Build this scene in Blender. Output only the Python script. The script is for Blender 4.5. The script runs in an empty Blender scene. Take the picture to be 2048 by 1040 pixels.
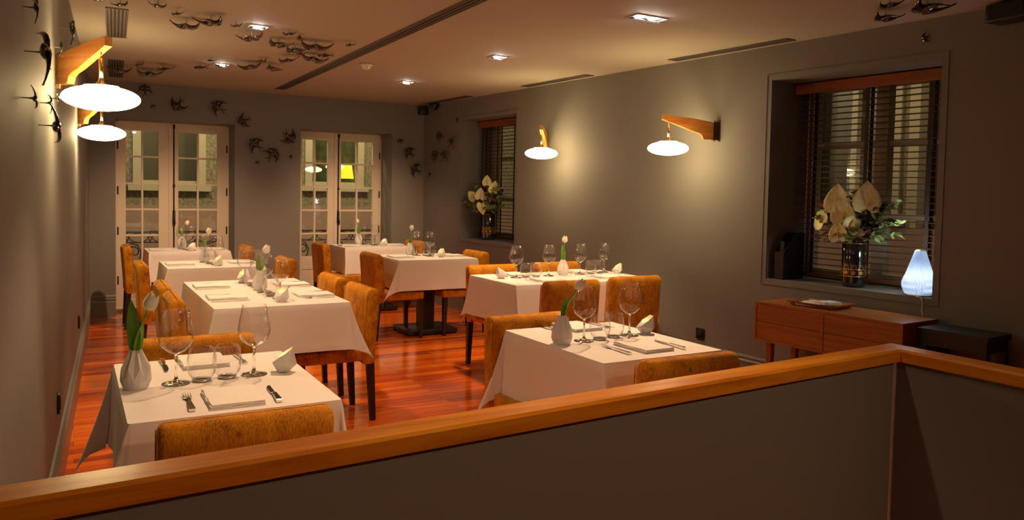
import bpy, bmesh, math, random
from mathutils import Vector, Matrix
PI = math.pi
SC = bpy.context.scene
COL = SC.collection
random.seed(7)

# ------------------------------------------------------------------ camera, world, exposure
FPX, CYPX = 1557.4, 455.8
yaw, pitch, roll = .5144, -.0452, .0200
fwd = Vector((math.sin(yaw)*math.cos(pitch), math.cos(yaw)*math.cos(pitch), math.sin(pitch)))
rt = Vector((math.cos(yaw), -math.sin(yaw), 0)); up = rt.cross(fwd)
r2 = rt*math.cos(roll)+up*math.sin(roll); u2 = -rt*math.sin(roll)+up*math.cos(roll)
cd = bpy.data.cameras.new('camera'); cam = bpy.data.objects.new('camera', cd); COL.objects.link(cam)
cd.sensor_width = 36; cd.lens = FPX/2048*36; cd.shift_y = (CYPX-520)/2048; cd.clip_start = .02
M = Matrix.Identity(4)
for i in range(3):
    M[i][0] = r2[i]; M[i][1] = u2[i]; M[i][2] = -fwd[i]
M[0][3], M[1][3], M[2][3] = 0, 0, 1.41
cam.matrix_world = M
SC.camera = cam
w = bpy.data.worlds.new('night'); SC.world = w; w.use_nodes = True
w.node_tree.nodes['Background'].inputs[0].default_value = (.05, .06, .09, 1)
w.node_tree.nodes['Background'].inputs[1].default_value = .25
SC.view_settings.view_transform = 'Standard'; SC.view_settings.look = 'None'
SC.view_settings.gamma = 1; SC.view_settings.exposure = 1.0; SC.view_settings.use_curve_mapping = False
SC.cycles.use_denoising = True
SC.cycles.max_bounces = 14; SC.cycles.transparent_max_bounces = 40; SC.cycles.diffuse_bounces = 5
SC.cycles.glossy_bounces = 5; SC.cycles.transmission_bounces = 10
SC.cycles.sample_clamp_indirect = 3; SC.cycles.caustics_reflective = False; SC.cycles.caustics_refractive = False

SPOT_COL = (1, .59, .32)
def spot(name, loc, target, watt, angle=70, blend=.6, size=.03, col=SPOT_COL):
    l = bpy.data.lights.new(name, 'SPOT'); l.energy = watt; l.spot_size = math.radians(angle); l.spot_blend = blend
    l.shadow_soft_size = size; l.color = col
    o = bpy.data.objects.new(name, l); COL.objects.link(o); o.location = loc
    o.rotation_euler = (Vector(target)-Vector(loc)).to_track_quat('-Z', 'Y').to_euler()
    return o
CEIL = 2.5
SPOTS = [  # fixture x, y, then aimed lamps (target, watt, cone)
    ((1.10, 3.60), [((.50, 2.72, .75), 62, 54), ((1.02, 4.75, .75), 30, 60)]),
    ((1.10, 5.50), [((1.02, 5.15, .75), 62, 62), ((1.10, 6.60, .75), 24, 60)]),
    ((1.16, 7.38), [((1.02, 6.95, .75), 62, 62), ((.98, 8.85, .70), 84, 74)]),
    ((3.08, 3.82), [((2.15, 2.90, .75), 135, 46), ((3.35, 5.05, .75), 46, 52)]),
    ((2.99, 5.58), [((3.35, 5.30, .75), 62, 58), ((2.00, 5.60, 0), 26, 64)]),
    ((1.10, 1.74), [((.95, 1.75, .9), 34, 92)]),  # unseen fixture on the row's spacing, added to light the rail
    ((2.93, 7.40), [((3.08, 7.20, .75), 62, 60), ((3.00, 8.95, .75), 90, 72)]),
]
for (fx, fy), lamps in SPOTS:
    for k, (tg, wt, an) in enumerate(lamps):
        spot('downlight_lamp', (fx+.03*(k-.5)*2, fy, CEIL-.045), tg, wt, an, .6 if fy < 7 and an < 90 else 1.0)
spot('stair_fill', (1.5, -.9, 2.44), (.9, .9, .8), 34, 75, .9, .08)  # unseen spot added behind the camera to light the half wall
# unseen point lights added to light the facades behind the doors and windows
for nm, loc, en, c in (('lane_fill', (1.3, 11.2, 4.2), 150, (1, .80, .42)), ('lane_fill', (4.3, 11.2, 4.2), 150, (1, .80, .42)),
                       ('yard_fill', (6.6, 3.4, 4.0), 38, (1, .78, .42)), ('yard_fill', (6.6, 8.2, 4.0), 38, (1, .78, .42))):
    l = bpy.data.lights.new(nm, 'POINT'); l.energy = en; l.color = c; l.shadow_soft_size = .3
    o = bpy.data.objects.new(nm, l); COL.objects.link(o); o.location = loc

# ------------------------------------------------------------------ materials
class Nt:
    def __init__(s, name):
        s.m = bpy.data.materials.new(name); s.m.use_nodes = True; s.t = s.m.node_tree; s.t.nodes.clear()
        s.out = s.n('ShaderNodeOutputMaterial')
    def n(s, typ, **kw):
        nd = s.t.nodes.new(typ)
        for k, v in kw.items():
            if k.startswith('_'): setattr(nd, k[1:], v)
            else: nd.inputs[k.replace('_', ' ')].default_value = v
        return nd
    def l(s, a, b): s.t.links.new(a, b)
    def coords(s, scale=(1, 1, 1), rot=(0, 0, 0)):
        tc = s.n('ShaderNodeTexCoord'); mp = s.n('ShaderNodeMapping'); s.l(tc.outputs['Object'], mp.inputs[0])
        mp.inputs['Scale'].default_value = scale; mp.inputs['Rotation'].default_value = rot
        return mp.outputs[0]
    def ramp(s, fac, stops):
        r = s.n('ShaderNodeValToRGB'); s.l(fac, r.inputs[0])
        while len(r.color_ramp.elements) < len(stops): r.color_ramp.elements.new(.5)
        for e, (p, c) in zip(r.color_ramp.elements, stops): e.position = p; e.color = (*c, 1)
        return r.outputs[0]
def simple(name, col, rough=.5, metal=0, coat=0, noise=0, nscale=(20, 20, 20), bump=0, bscale=60, sheen=0, spec=.5):
    q = Nt(name); b = q.n('ShaderNodeBsdfPrincipled'); q.l(b.outputs[0], q.out.inputs[0])
    b.inputs['Base Color'].default_value = (*col, 1); b.inputs['Roughness'].default_value = rough
    b.inputs['Metallic'].default_value = metal; b.inputs['Coat Weight'].default_value = coat
    b.inputs['Coat Roughness'].default_value = .06; b.inputs['Specular IOR Level'].default_value = spec
    if sheen: b.inputs['Sheen Weight'].default_value = sheen; b.inputs['Sheen Roughness'].default_value = .4
    if noise:
        v = q.coords(nscale); nz = q.n('ShaderNodeTexNoise', Scale=1.0, Detail=4.0); q.l(v, nz.inputs['Vector'])
        lo = tuple(c*(1-noise) for c in col); hi = tuple(min(1, c*(1+noise)) for c in col)
        q.l(q.ramp(nz.outputs[0], [(.3, lo), (.7, hi)]), b.inputs['Base Color'])
    if bump:
        v = q.coords(); nz = q.n('ShaderNodeTexNoise', Scale=bscale, Detail=3.0); q.l(v, nz.inputs['Vector'])
        bp = q.n('ShaderNodeBump', Strength=bump, Distance=.004); q.l(nz.outputs[0], bp.inputs['Height']); q.l(bp.outputs[0], b.inputs['Normal'])
    return q.m
def wood(name, dark, mid, light, rough=.3, coat=0, axis='x', scale=1.0):
    q = Nt(name); b = q.n('ShaderNodeBsdfPrincipled', Roughness=rough); q.l(b.outputs[0], q.out.inputs[0])
    b.inputs['Coat Weight'].default_value = coat; b.inputs['Coat Roughness'].default_value = .12; b.inputs['Specular IOR Level'].default_value = .3
    st = {'x': (1.4, 26, 26), 'y': (26, 1.4, 26), 'z': (26, 26, 1.4)}[axis]
    v = q.coords(tuple(a*scale for a in st))
    nz = q.n('ShaderNodeTexNoise', Scale=1.0, Detail=6.0, Roughness=.6, Distortion=.6); q.l(v, nz.inputs['Vector'])
    q.l(q.ramp(nz.outputs[0], [(.3, dark), (.5, mid), (.7, light)]), b.inputs['Base Color'])
    bp = q.n('ShaderNodeBump', Strength=.08, Distance=.002); q.l(nz.outputs[0], bp.inputs['Height']); q.l(bp.outputs[0], b.inputs['Normal'])
    return q.m
def floor_mat():
    q = Nt('jatoba_floorboards'); b = q.n('ShaderNodeBsdfPrincipled', Roughness=.17); q.l(b.outputs[0], q.out.inputs[0])
    b.inputs['Coat Weight'].default_value = .15; b.inputs['Coat Roughness'].default_value = .08
    v = q.coords()
    br = q.n('ShaderNodeTexBrick', Scale=1.0, Mortar_Size=.0012, Brick_Width=1.35, Row_Height=.078, Bias=0.0); br.offset = .37
    br.inputs['Color1'].default_value = (0, 0, 0, 1); br.inputs['Color2'].default_value = (1, 1, 1, 1); br.inputs['Mortar'].default_value = (.5, .5, .5, 1)
    q.l(v, br.inputs['Vector'])
    g = q.coords((2.2, 42, 1)); nz = q.n('ShaderNodeTexNoise', Scale=1.0, Detail=7.0, Roughness=.65, Distortion=.5); q.l(g, nz.inputs['Vector'])
    mx = q.n('ShaderNodeMath', _operation='MULTIPLY_ADD'); q.l(br.outputs['Color'], mx.inputs[0]); mx.inputs[1].default_value = .48
    mu = q.n('ShaderNodeMath', _operation='MULTIPLY'); q.l(nz.outputs[0], mu.inputs[0]); mu.inputs[1].default_value = .75
    q.l(mu.outputs[0], mx.inputs[2])
    c = q.ramp(mx.outputs[0], [(.22, (.20, .022, .003)), (.45, (.52, .075, .006)), (.62, (.85, .14, .004)), (.82, (.92, .22, .010))])
    dk = q.n('ShaderNodeMixRGB', _blend_type='MULTIPLY'); q.l(br.outputs['Fac'], dk.inputs[0]); q.l(c, dk.inputs[1]); dk.inputs[2].default_value = (.35, .3, .3, 1)
    q.l(dk.outputs[0], b.inputs['Base Color'])
    bp = q.n('ShaderNodeBump', Strength=.12, Distance=.001); q.l(mx.outputs[0], bp.inputs['Height']); q.l(bp.outputs[0], b.inputs['Normal'])
    return q.m
def velvet_mat():
    q = Nt('ochre_chenille'); b = q.n('ShaderNodeBsdfPrincipled', Roughness=.85); q.l(b.outputs[0], q.out.inputs[0])
    b.inputs['Sheen Weight'].default_value = .25; b.inputs['Sheen Roughness'].default_value = .35; b.inputs['Specular IOR Level'].default_value = .2
    b.inputs['Sheen Tint'].default_value = (1, .65, .25, 1)
    v = q.coords((300, 300, 55)); a = q.n('ShaderNodeTexNoise', Scale=1.0, Detail=3.0); q.l(v, a.inputs['Vector'])
    v2 = q.coords((14, 14, 9)); c = q.n('ShaderNodeTexNoise', Scale=1.0, Detail=3.0); q.l(v2, c.inputs['Vector'])
    m = q.n('ShaderNodeMath', _operation='MULTIPLY_ADD'); q.l(a.outputs[0], m.inputs[0]); m.inputs[1].default_value = .6
    m2 = q.n('ShaderNodeMath', _operation='MULTIPLY'); q.l(c.outputs[0], m2.inputs[0]); m2.inputs[1].default_value = .45; q.l(m2.outputs[0], m.inputs[2])
    q.l(q.ramp(m.outputs[0], [(.36, (.22, .068, .003)), (.52, (.52, .20, .008)), (.68, (.72, .32, .018))]), b.inputs['Base Color'])
    bp = q.n('ShaderNodeBump', Strength=.35, Distance=.002); q.l(a.outputs[0], bp.inputs['Height']); q.l(bp.outputs[0], b.inputs['Normal'])
    return q.m
def glass_thin(name, tint=(1, 1, 1), refl=1.0):
    q = Nt(name); tr = q.n('ShaderNodeBsdfTransparent'); tr.inputs[0].default_value = (*tint, 1)
    gl = q.n('ShaderNodeBsdfGlossy', Roughness=.015); lw = q.n('ShaderNodeLayerWeight'); pw = q.n('ShaderNodeMath', _operation='POWER'); pw.inputs[1].default_value = 3.0; q.l(lw.outputs['Facing'], pw.inputs[0])
    ml = q.n('ShaderNodeMath', _operation='MULTIPLY_ADD'); ml.inputs[1].default_value = .95*refl; ml.inputs[2].default_value = .09*refl; ml.use_clamp = True; q.l(pw.outputs[0], ml.inputs[0])
    mx = q.n('ShaderNodeMixShader'); q.l(ml.outputs[0], mx.inputs[0]); q.l(tr.outputs[0], mx.inputs[1]); q.l(gl.outputs[0], mx.inputs[2])
    q.l(mx.outputs[0], q.out.inputs[0]); return q.m
def glass_solid(name):
    q = Nt(name); g = q.n('ShaderNodeBsdfGlass', Roughness=0.0, IOR=1.45); q.l(g.outputs[0], q.out.inputs[0]); return q.m
def emis(name, col, s):
    q = Nt(name); e = q.n('ShaderNodeEmission', Strength=s); e.inputs[0].default_value = (*col, 1); q.l(e.outputs[0], q.out.inputs[0]); return q.m

MT = dict(
    wall=simple('grey_wall_paint', (.205, .195, .18), .62, bump=.05, bscale=220),
    ceil=simple('white_ceiling_paint', (.42, .375, .31), .8, bump=.03, bscale=180),
    base=simple('grey_skirting_paint', (.20, .19, .175), .35),
    floor=floor_mat(), velvet=velvet_mat(),
    linen=simple('white_linen', (.80, .77, .74), .9, bump=.12, bscale=900, sheen=.1, spec=.2),
    napkin=simple('white_napkin_linen', (.82, .80, .77), .9, bump=.1, bscale=700, spec=.2),
    wenge=simple('wenge_wood', (.022, .013, .010), .38, noise=.4, nscale=(60, 60, 6)),
    cap=wood('varnished_rail_wood', (.48, .14, .006), (.70, .25, .012), (.82, .36, .025), .36, .12, 'x'),
    teak=wood('teak_lamp_arm', (.34, .11, .022), (.46, .17, .035), (.58, .25, .06), .38, .1, 'x', 1.2),
    side=wood('sideboard_veneer', (.30, .10, .022), (.40, .145, .034), (.50, .20, .05), .4, .1, 'y', 1.3),
    door=simple('cream_door_paint', (.80, .72, .58), .45),
    glass=glass_thin('thin_clear_glass', (1, 1, 1), 1.0), stem=glass_solid('solid_clear_glass'),
    pane=glass_thin('window_pane', (.93, .95, .93), 1.1),
    brass=simple('polished_brass', (.80, .55, .20), .2, 1), chrome=simple('polished_cutlery_steel', (.75, .74, .72), .12, 1),
    ceramic=simple('white_bisque_ceramic', (.74, .73, .70), .55), shade=emis('lit_opal_glass', (1, .72, .34), 14),
    bird=simple('dark_glazed_ceramic', (.030, .016, .013), .07, 0, 1.0, noise=.5, nscale=(30, 30, 30)),
    stemw=simple('thin_grey_wire', (.25, .23, .2), .4, .5), black=simple('black_plastic', (.012, .012, .012), .4), iron=simple('black_wrought_iron', (.01, .01, .01), .5),
    dlens=emis('lit_downlight_lens', (1, .9, .85), 60), trimw=simple('white_metal_trim', (.75, .74, .72), .3, .2),
    greyslot=simple('grey_metal_grille', (.13, .105, .09), .45, .3), darkslot=simple('dark_slot', (.008, .007, .006), .8),  # darkslot also puts the shade inside slots and recesses into colour
    blind=wood('dark_blind_wood', (.075, .025, .010), (.11, .038, .014), (.15, .055, .02), .4, .1, 'y'),
    valance=wood('red_brown_valance_wood', (.20, .05, .016), (.28, .075, .022), (.34, .10, .03), .35, .1, 'y'),
    tape=simple('dark_brown_tape', (.030, .015, .010), .8),
    petal=simple('tulip_petal', (.86, .82, .70), .5), leafg=simple('tulip_leaf', (.16, .38, .03), .4, noise=.3, nscale=(40, 40, 8)),
    anth=simple('cream_anthurium', (.80, .76, .36), .35, noise=.12, nscale=(50, 50, 50)), spad=simple('yellow_spadix', (.80, .50, .06), .5),
    euc=simple('eucalyptus_green', (.24, .34, .12), .55, noise=.45, nscale=(18, 18, 18)), twig=simple('brown_twig', (.09, .05, .03), .7),
    dry=simple('dusty_pink_dried_leaf', (.36, .20, .17), .7, noise=.5, nscale=(30, 30, 30)),
    darkleaf=simple('dark_plum_leaf', (.060, .040, .045), .6, noise=.4, nscale=(30, 30, 30)),
    vblack=simple('black_glazed_vase', (.012, .010, .010), .08, 0, 1), gold=simple('gold_band', (.75, .45, .10), .3, .9),
    pleat=emis('lit_pleated_shade', (.80, .90, 1.0), .95), cord=simple('white_cord', (.7, .66, .58), .5),
    flame=emis('tealight_flame', (1, .62, .2), 60), wax=simple('tealight_wax', (.8, .7, .5), .5),
    stucco=simple('rough_grey_stucco', (.28, .24, .16), .95, noise=.45, nscale=(22, 22, 22), bump=.8, bscale=60),
    plinth=simple('mauve_plinth_render', (.42, .27, .22), .8), frame_out=simple('pale_window_frame', (.56, .48, .34), .5),
    roomglass=simple('dark_reflecting_glass', (.10, .088, .06), .4), yellow=emis('lit_yellow_lampshade', (.80, .70, .02), .75),
    street=simple('street_paving', (.2, .17, .14), .8), purple=simple('dark_plum_card', (.020, .008, .012), .5),
    green_in=simple('dark_green_curtain', (.045, .06, .02), .9, noise=.5, nscale=(12, 12, 12)),
)

# ------------------------------------------------------------------ mesh helpers
def link(name, me, mat, parent=None, smooth=False):
    if mat is not None: me.materials.append(mat)
    if smooth: me.polygons.foreach_set('use_smooth', [True]*len(me.polygons))
    o = bpy.data.objects.new(name, me); COL.objects.link(o)
    if parent is not None: o.parent = parent
    return o
class MB:
    def __init__(s): s.v = []; s.f = []
    def add(s, vs, fs, T=None):
        k = len(s.v); s.v += [tuple(T @ Vector(v)) if T is not None else tuple(v) for v in vs]; s.f += [tuple(i+k for i in f) for f in fs]; return s
    def box(s, x0, x1, y0, y1, z0, z1, T=None):
        return s.add([(x0, y0, z0), (x1, y0, z0), (x1, y1, z0), (x0, y1, z0), (x0, y0, z1), (x1, y0, z1), (x1, y1, z1), (x0, y1, z1)],
                     [(3, 2, 1, 0), (4, 5, 6, 7), (0, 1, 5, 4), (1, 2, 6, 5), (2, 3, 7, 6), (3, 0, 4, 7)], T)
    def rings(s, rs, closed=True, cap0=True, cap1=True, T=None):
        n = len(rs[0]); vs = [p for r in rs for p in r]; fs = []
        for i in range(len(rs)-1):
            for j in range(n if closed else n-1):
                a = i*n+j; b = i*n+(j+1) % n; fs.append((a, b, b+n, a+n))
        if cap0: fs.append(tuple(range(n-1, -1, -1)))
        if cap1: fs.append(tuple((len(rs)-1)*n+j for j in range(n)))
        return s.add(vs, fs, T)
    def lathe(s, prof, n=24, cap0=False, cap1=False, T=None):
        return s.rings([[(r*math.cos(2*PI*j/n), r*math.sin(2*PI*j/n), z) for j in range(n)] for r, z in prof], True, cap0, cap1, T)
    def tube(s, pts, rad, n=8, T=None, caps=True):
        pts = [Vector(p) for p in pts]; rs = []
        rad = rad if isinstance(rad, (list, tuple)) else [rad]*len(pts)
        pu = Vector((0, 0, 1))
        for i, p in enumerate(pts):
            t = (pts[min(i+1, len(pts)-1)]-pts[max(i-1, 0)]).normalized()
            if abs(t.dot(pu)) > .97: pu = Vector((1, 0, 0)) if abs(t.x) < .9 else Vector((0, 1, 0))
            a = t.cross(pu).normalized(); b = a.cross(t).normalized(); pu = b
            rs.append([tuple(p+a*rad[i]*math.cos(2*PI*j/n)+b*rad[i]*math.sin(2*PI*j/n)) for j in range(n)])
        return s.rings(rs, True, caps, caps, T)
    def build(s, name, mat, parent=None, smooth=False, bevel=0, seg=2):
        me = bpy.data.meshes.new(name); me.from_pydata(s.v, [], s.f); me.update()
        o = link(name, me, mat, parent, smooth)
        if bevel:
            b = bmesh.new(); b.from_mesh(me); bmesh.ops.bevel(b, geom=list(b.edges), offset=bevel, segments=seg, affect='EDGES', profile=.5, clamp_overlap=True)
            for f in b.faces: f.smooth = True
            b.to_mesh(me); b.free()
        return o
def auto(o, ang=35):
    me = o.data; b = bmesh.new(); b.from_mesh(me)
    for f in b.faces: f.smooth = True
    for e in b.edges:
        if len(e.link_faces) == 2 and e.calc_face_angle(0) > math.radians(ang): e.smooth = False
    b.to_mesh(me); b.free(); return o
def recalc(o):
    b = bmesh.new(); b.from_mesh(o.data); bmesh.ops.recalc_face_normals(b, faces=b.faces); b.to_mesh(o.data); b.free(); return o
def tag(o, label, cat, group=None, kind=None):
    if label: o['label'] = label
    if cat: o['category'] = cat
    if group: o['group'] = group
    if kind: o['kind'] = kind
    return o
def thing(name, label=None, cat=None, loc=(0, 0, 0), rz=0, group=None):
    o = bpy.data.objects.new(name, None); COL.objects.link(o); o.location = loc; o.rotation_euler = (0, 0, rz); o.empty_display_size = .05
    return tag(o, label, cat, group)
def kids(o): return [c for c in bpy.data.objects if c.parent == o]
def dup(root, loc, rz, label, group=None):
    r = root.copy(); COL.objects.link(r); r.location = loc; r.rotation_euler = (0, 0, rz); r['label'] = label
    if group: r['group'] = group
    for ch in KIDS(root):
        c = ch.copy(); COL.objects.link(c); c.parent = r
        for g in KIDS(ch):
            d = g.copy(); COL.objects.link(d); d.parent = c
    return r
_k = {}
def KIDS(o):
    if o.name not in _k: _k[o.name] = kids(o)
    return _k[o.name]
class Proto:
    """first use places the object itself, later uses copies of it"""
    def __init__(s, root): s.root = root; s.used = False; KIDS(root); [KIDS(c) for c in KIDS(root)]
    def put(s, loc, rz, label, group=None):
        if s.used: return dup(s.root, loc, rz, label, group)
        s.used = True; r = s.root; r.location = loc; r.rotation_euler = (0, 0, rz); r['label'] = label
        if group: r['group'] = group
        return r
def struct(o): o['kind'] = 'structure'; return o

# ------------------------------------------------------------------ room shell
YB0, YBS = 9.27-.14*.01575, .01575                    # back wall: Y = YB0 + YBS*X
def yb(x): return YB0+YBS*x
def xl(y): return -.012+(y-5.38)*.04165               # left wall
def xr(y): return 3.95+(9.33-y)*.08229                # right wall
def wallblock(name, P0, P1, nrm, thick, z0, z1, openings, mat):
    """blocks between P0 and P1 (plan), leaving (s0,s1,za,zb) openings; nrm points out of the room"""
    P0 = Vector(P0); P1 = Vector(P1); L = (P1-P0).length; d = (P1-P0)/L; n = Vector(nrm).normalized()
    ss = sorted({0, L, *[o[0] for o in openings], *[o[1] for o in openings]}); zs = sorted({z0, z1, *[o[2] for o in openings], *[o[3] for o in openings]})
    mb = MB(); vid = {}
    def inside(i, j):
        if not (0 <= i < len(ss)-1 and 0 <= j < len(zs)-1): return False
        s = (ss[i]+ss[i+1])/2; z = (zs[j]+zs[j+1])/2
        return not any(o[0] < s < o[1] and o[2] < z < o[3] for o in openings)
    def V(i, k, j):
        if (i, k, j) not in vid:
            p = P0+d*ss[i]+n*(thick*k); vid[(i, k, j)] = len(mb.v); mb.v.append((p.x, p.y, zs[j]))
        return vid[(i, k, j)]
    for i in range(len(ss)-1):
        for j in range(len(zs)-1):
            if not inside(i, j): continue
            mb.f.append((V(i, 0, j), V(i+1, 0, j), V(i+1, 0, j+1), V(i, 0, j+1))); mb.f.append((V(i, 1, j), V(i, 1, j+1), V(i+1, 1, j+1), V(i+1, 1, j)))
            if not inside(i-1, j): mb.f.append((V(i, 0, j), V(i, 0, j+1), V(i, 1, j+1), V(i, 1, j)))
            if not inside(i+1, j): mb.f.append((V(i+1, 0, j), V(i+1, 1, j), V(i+1, 1, j+1), V(i+1, 0, j+1)))
            if not inside(i, j-1): mb.f.append((V(i, 0, j), V(i, 1, j), V(i+1, 1, j), V(i+1, 0, j)))
            if not inside(i, j+1): mb.f.append((V(i, 0, j+1), V(i+1, 0, j+1), V(i+1, 1, j+1), V(i, 1, j+1)))
    o = mb.build(name, mat); recalc(o); return struct(o)
YR = -2.6                                             # rear of the room, behind the camera
struct(MB().box(-1.2, 5.6, YR-.3, 9.75, -.08, 0).build('floor', MT['floor']))
struct(MB().box(-1.2, 5.6, YR-.3, 9.75, CEIL, CEIL+.1).build('ceiling', MT['ceil']))
struct(MB().add([(xl(YR), YR, 0), (xl(9.6), 9.6, 0), (xl(9.6)-.3, 9.6, 0), (xl(YR)-.3, YR, 0), (xl(YR), YR, CEIL), (xl(9.6), 9.6, CEIL), (xl(9.6)-.3, 9.6, CEIL), (xl(YR)-.3, YR, CEIL)],
     [(0, 1, 5, 4), (1, 2, 6, 5), (2, 3, 7, 6), (3, 0, 4, 7), (0, 3, 2, 1), (4, 5, 6, 7)]).build('wall_left', MT['wall']))
D1 = (.40, 1.612); D2 = (2.36, 3.512)
x0b, x1b = xl(9.27)-.01, xr(9.33)+.01
cs = 1/math.sqrt(1+YBS*YBS)
wallblock('wall_back', (x0b, yb(x0b)), (x1b, yb(x1b)), (-YBS, 1), .46, 0, CEIL,
          [((D1[0]-x0b)/cs, (D1[1]-x0b)/cs, -.01, 2.12), ((D2[0]-x0b)/cs, (D2[1]-x0b)/cs, -.01, 2.12)], MT['wall'])
RD = Vector((.082, -.9966)).normalized(); RN = Vector((.9966, .082)).normalized()
R0 = Vector((xr(9.5), 9.5)); R1 = Vector((xr(YR), YR))
def rs(y): return (9.5-y)/.9966                        # distance along the right wall from its far end
W1 = (7.245, 8.40, .862, 2.258); W2 = (2.805, 4.005, .824, 2.255)
wallblock('wall_right', R0, R1, RN, .56, 0, CEIL, [(rs(W1[1]), rs(W1[0]), W1[2], W1[3]), (rs(W2[1]), rs(W2[0]), W2[2], W2[3])], MT['wall'])
struct(MB().box(xl(YR)-.3, xr(YR)+.3, YR-.3, YR, 0, CEIL).build('wall_rear', simple('dark_bounce_cut', (.05, .045, .04), .6)))  # unseen rear wall coloured dark to cut light bounced into the room
def PR(y, off, z):
    """a point 'off' metres behind (outside) the face of the right wall"""
    return (xr(y)+RN.x*off, y+RN.y*off, z)
# skirting with its moulded top, one run per wall
def profile_run(name, P0, P1, n_in, mat, prof):
    P0 = Vector(P0); P1 = Vector(P1); n = Vector(n_in); mb = MB()
    mb.rings([[(P.x+n.x*a, P.y+n.y*a, z) for a, z in prof] for P in (P0, P1)], True, True, True)
    o = recalc(mb.build(name, mat)); return struct(o)
SK = [(-.002, 0), (.020, 0), (.020, .165), (.016, .175), (.024, .185), (.024, .195), (.014, .205), (.018, .222), (.010, .235), (-.002, .238)]
profile_run('baseboard_left', (xl(YR), YR), (xl(9.25), 9.25), (1, -.04), MT['base'], SK)
profile_run('baseboard_right', (xr(9.3), 9.3), (xr(YR), YR), (-RN.x, -RN.y), MT['base'], SK)
for a, b in ((xl(9.27)+.005, D1[0]), (D1[1], D2[0]), (D2[1], xr(9.32))):
    profile_run('baseboard_back', (a, yb(a)), (b, yb(b)), (0, -1), MT['base'], SK)
# painted bead around each window opening
for k, W in enumerate((W1, W2)):
    mb = MB(); g = .035; t = .006
    for (ya, yb_, za, zb) in ((W[0]-g-t, W[1]+g+t, W[3]+g, W[3]+g+t), (W[0]-g-t, W[1]+g+t, W[2]-g-t, W[2]-g), (W[0]-g-t, W[0]-g, W[2]-g, W[3]+g), (W[1]+g, W[1]+g+t, W[2]-g, W[3]+g)):
        vs = [PR(y, o, z) for z in (za, zb) for y, o in ((ya, .002), (yb_, .002), (yb_, -.005), (ya, -.005))]
        mb.add(vs, [(0, 1, 2, 3), (7, 6, 5, 4), (0, 4, 5, 1), (1, 5, 6, 2), (2, 6, 7, 3), (3, 7, 4, 0)])
    struct(recalc(mb.build('trim_%d' % (k+1), MT['base'])))

# half wall of the stairwell with its varnished cap
HA, HC = (-.26, 1.165), (2.015, 1.325)                # outer line of the long run; corner
hd = (Vector(HC)-Vector(HA)).normalized(); hn = Vector((-hd.y, hd.x))
HB = (2.03, -2.4)
def poly_prism(name, pts, z0, z1, mat):
    n = len(pts); mb = MB().add([(x, y, z0) for x, y in pts]+[(x, y, z1) for x, y in pts], [tuple(range(n-1, -1, -1)), tuple(range(n, 2*n))]+[(i, (i+1) % n, (i+1) % n+n, i+n) for i in range(n)])
    return recalc(mb.build(name, mat))
wi = .006
A0 = Vector((-.255, 1.166)); C0 = Vector((1.982, 1.327))
struct(poly_prism('wall_front', [tuple(A0+hn*.010), tuple(C0+hn*.010-hd*.004), tuple(C0+hn*.062-hd*.004), tuple(A0+hn*.062)], 0, .966, MT['wall']))
struct(poly_prism('wall_stair', [(1.988, 1.334), (2.052, 1.390), (2.066, YR), (2.002, YR)], 0, .966, MT['wall']))
cap = thing('handrail_cap', 'varnished orange-brown wooden cap rail along the top of the grey half wall', 'handrail')
capm = wood('rail_wood_lengthwise', (.48, .14, .006), (.70, .25, .012), (.82, .36, .025), .36, .12, 'y')
def rail(name, a0, a1, b1, b0, mat):                  # inner edge a0-a1, outer edge b0-b1
    mb = MB(); z0, z1, c = .966, 1.0, .006
    def q(p, o, t): return Vector(p)+(Vector(o)-Vector(p))*t
    rr = []
    for p, o in ((a0, b0), (a1, b1)):
        rr.append([(*q(p, o, 0), z0), (*q(p, o, 0), z1-c), (*q(p, o, .07), z1), (*q(p, o, .93), z1), (*q(p, o, 1), z1-c), (*q(p, o, 1), z0)])
    mb.rings(rr, True, True, True); return recalc(mb.build(name, mat, cap))
rail('long_rail', (-.255, 1.158), (1.982, 1.322), (2.052, 1.400), (-.255, 1.232), MT['cap'])
rail('return_rail', (1.982, 1.322), (1.996, YR), (2.070, YR), (2.052, 1.400), capm)

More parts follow.
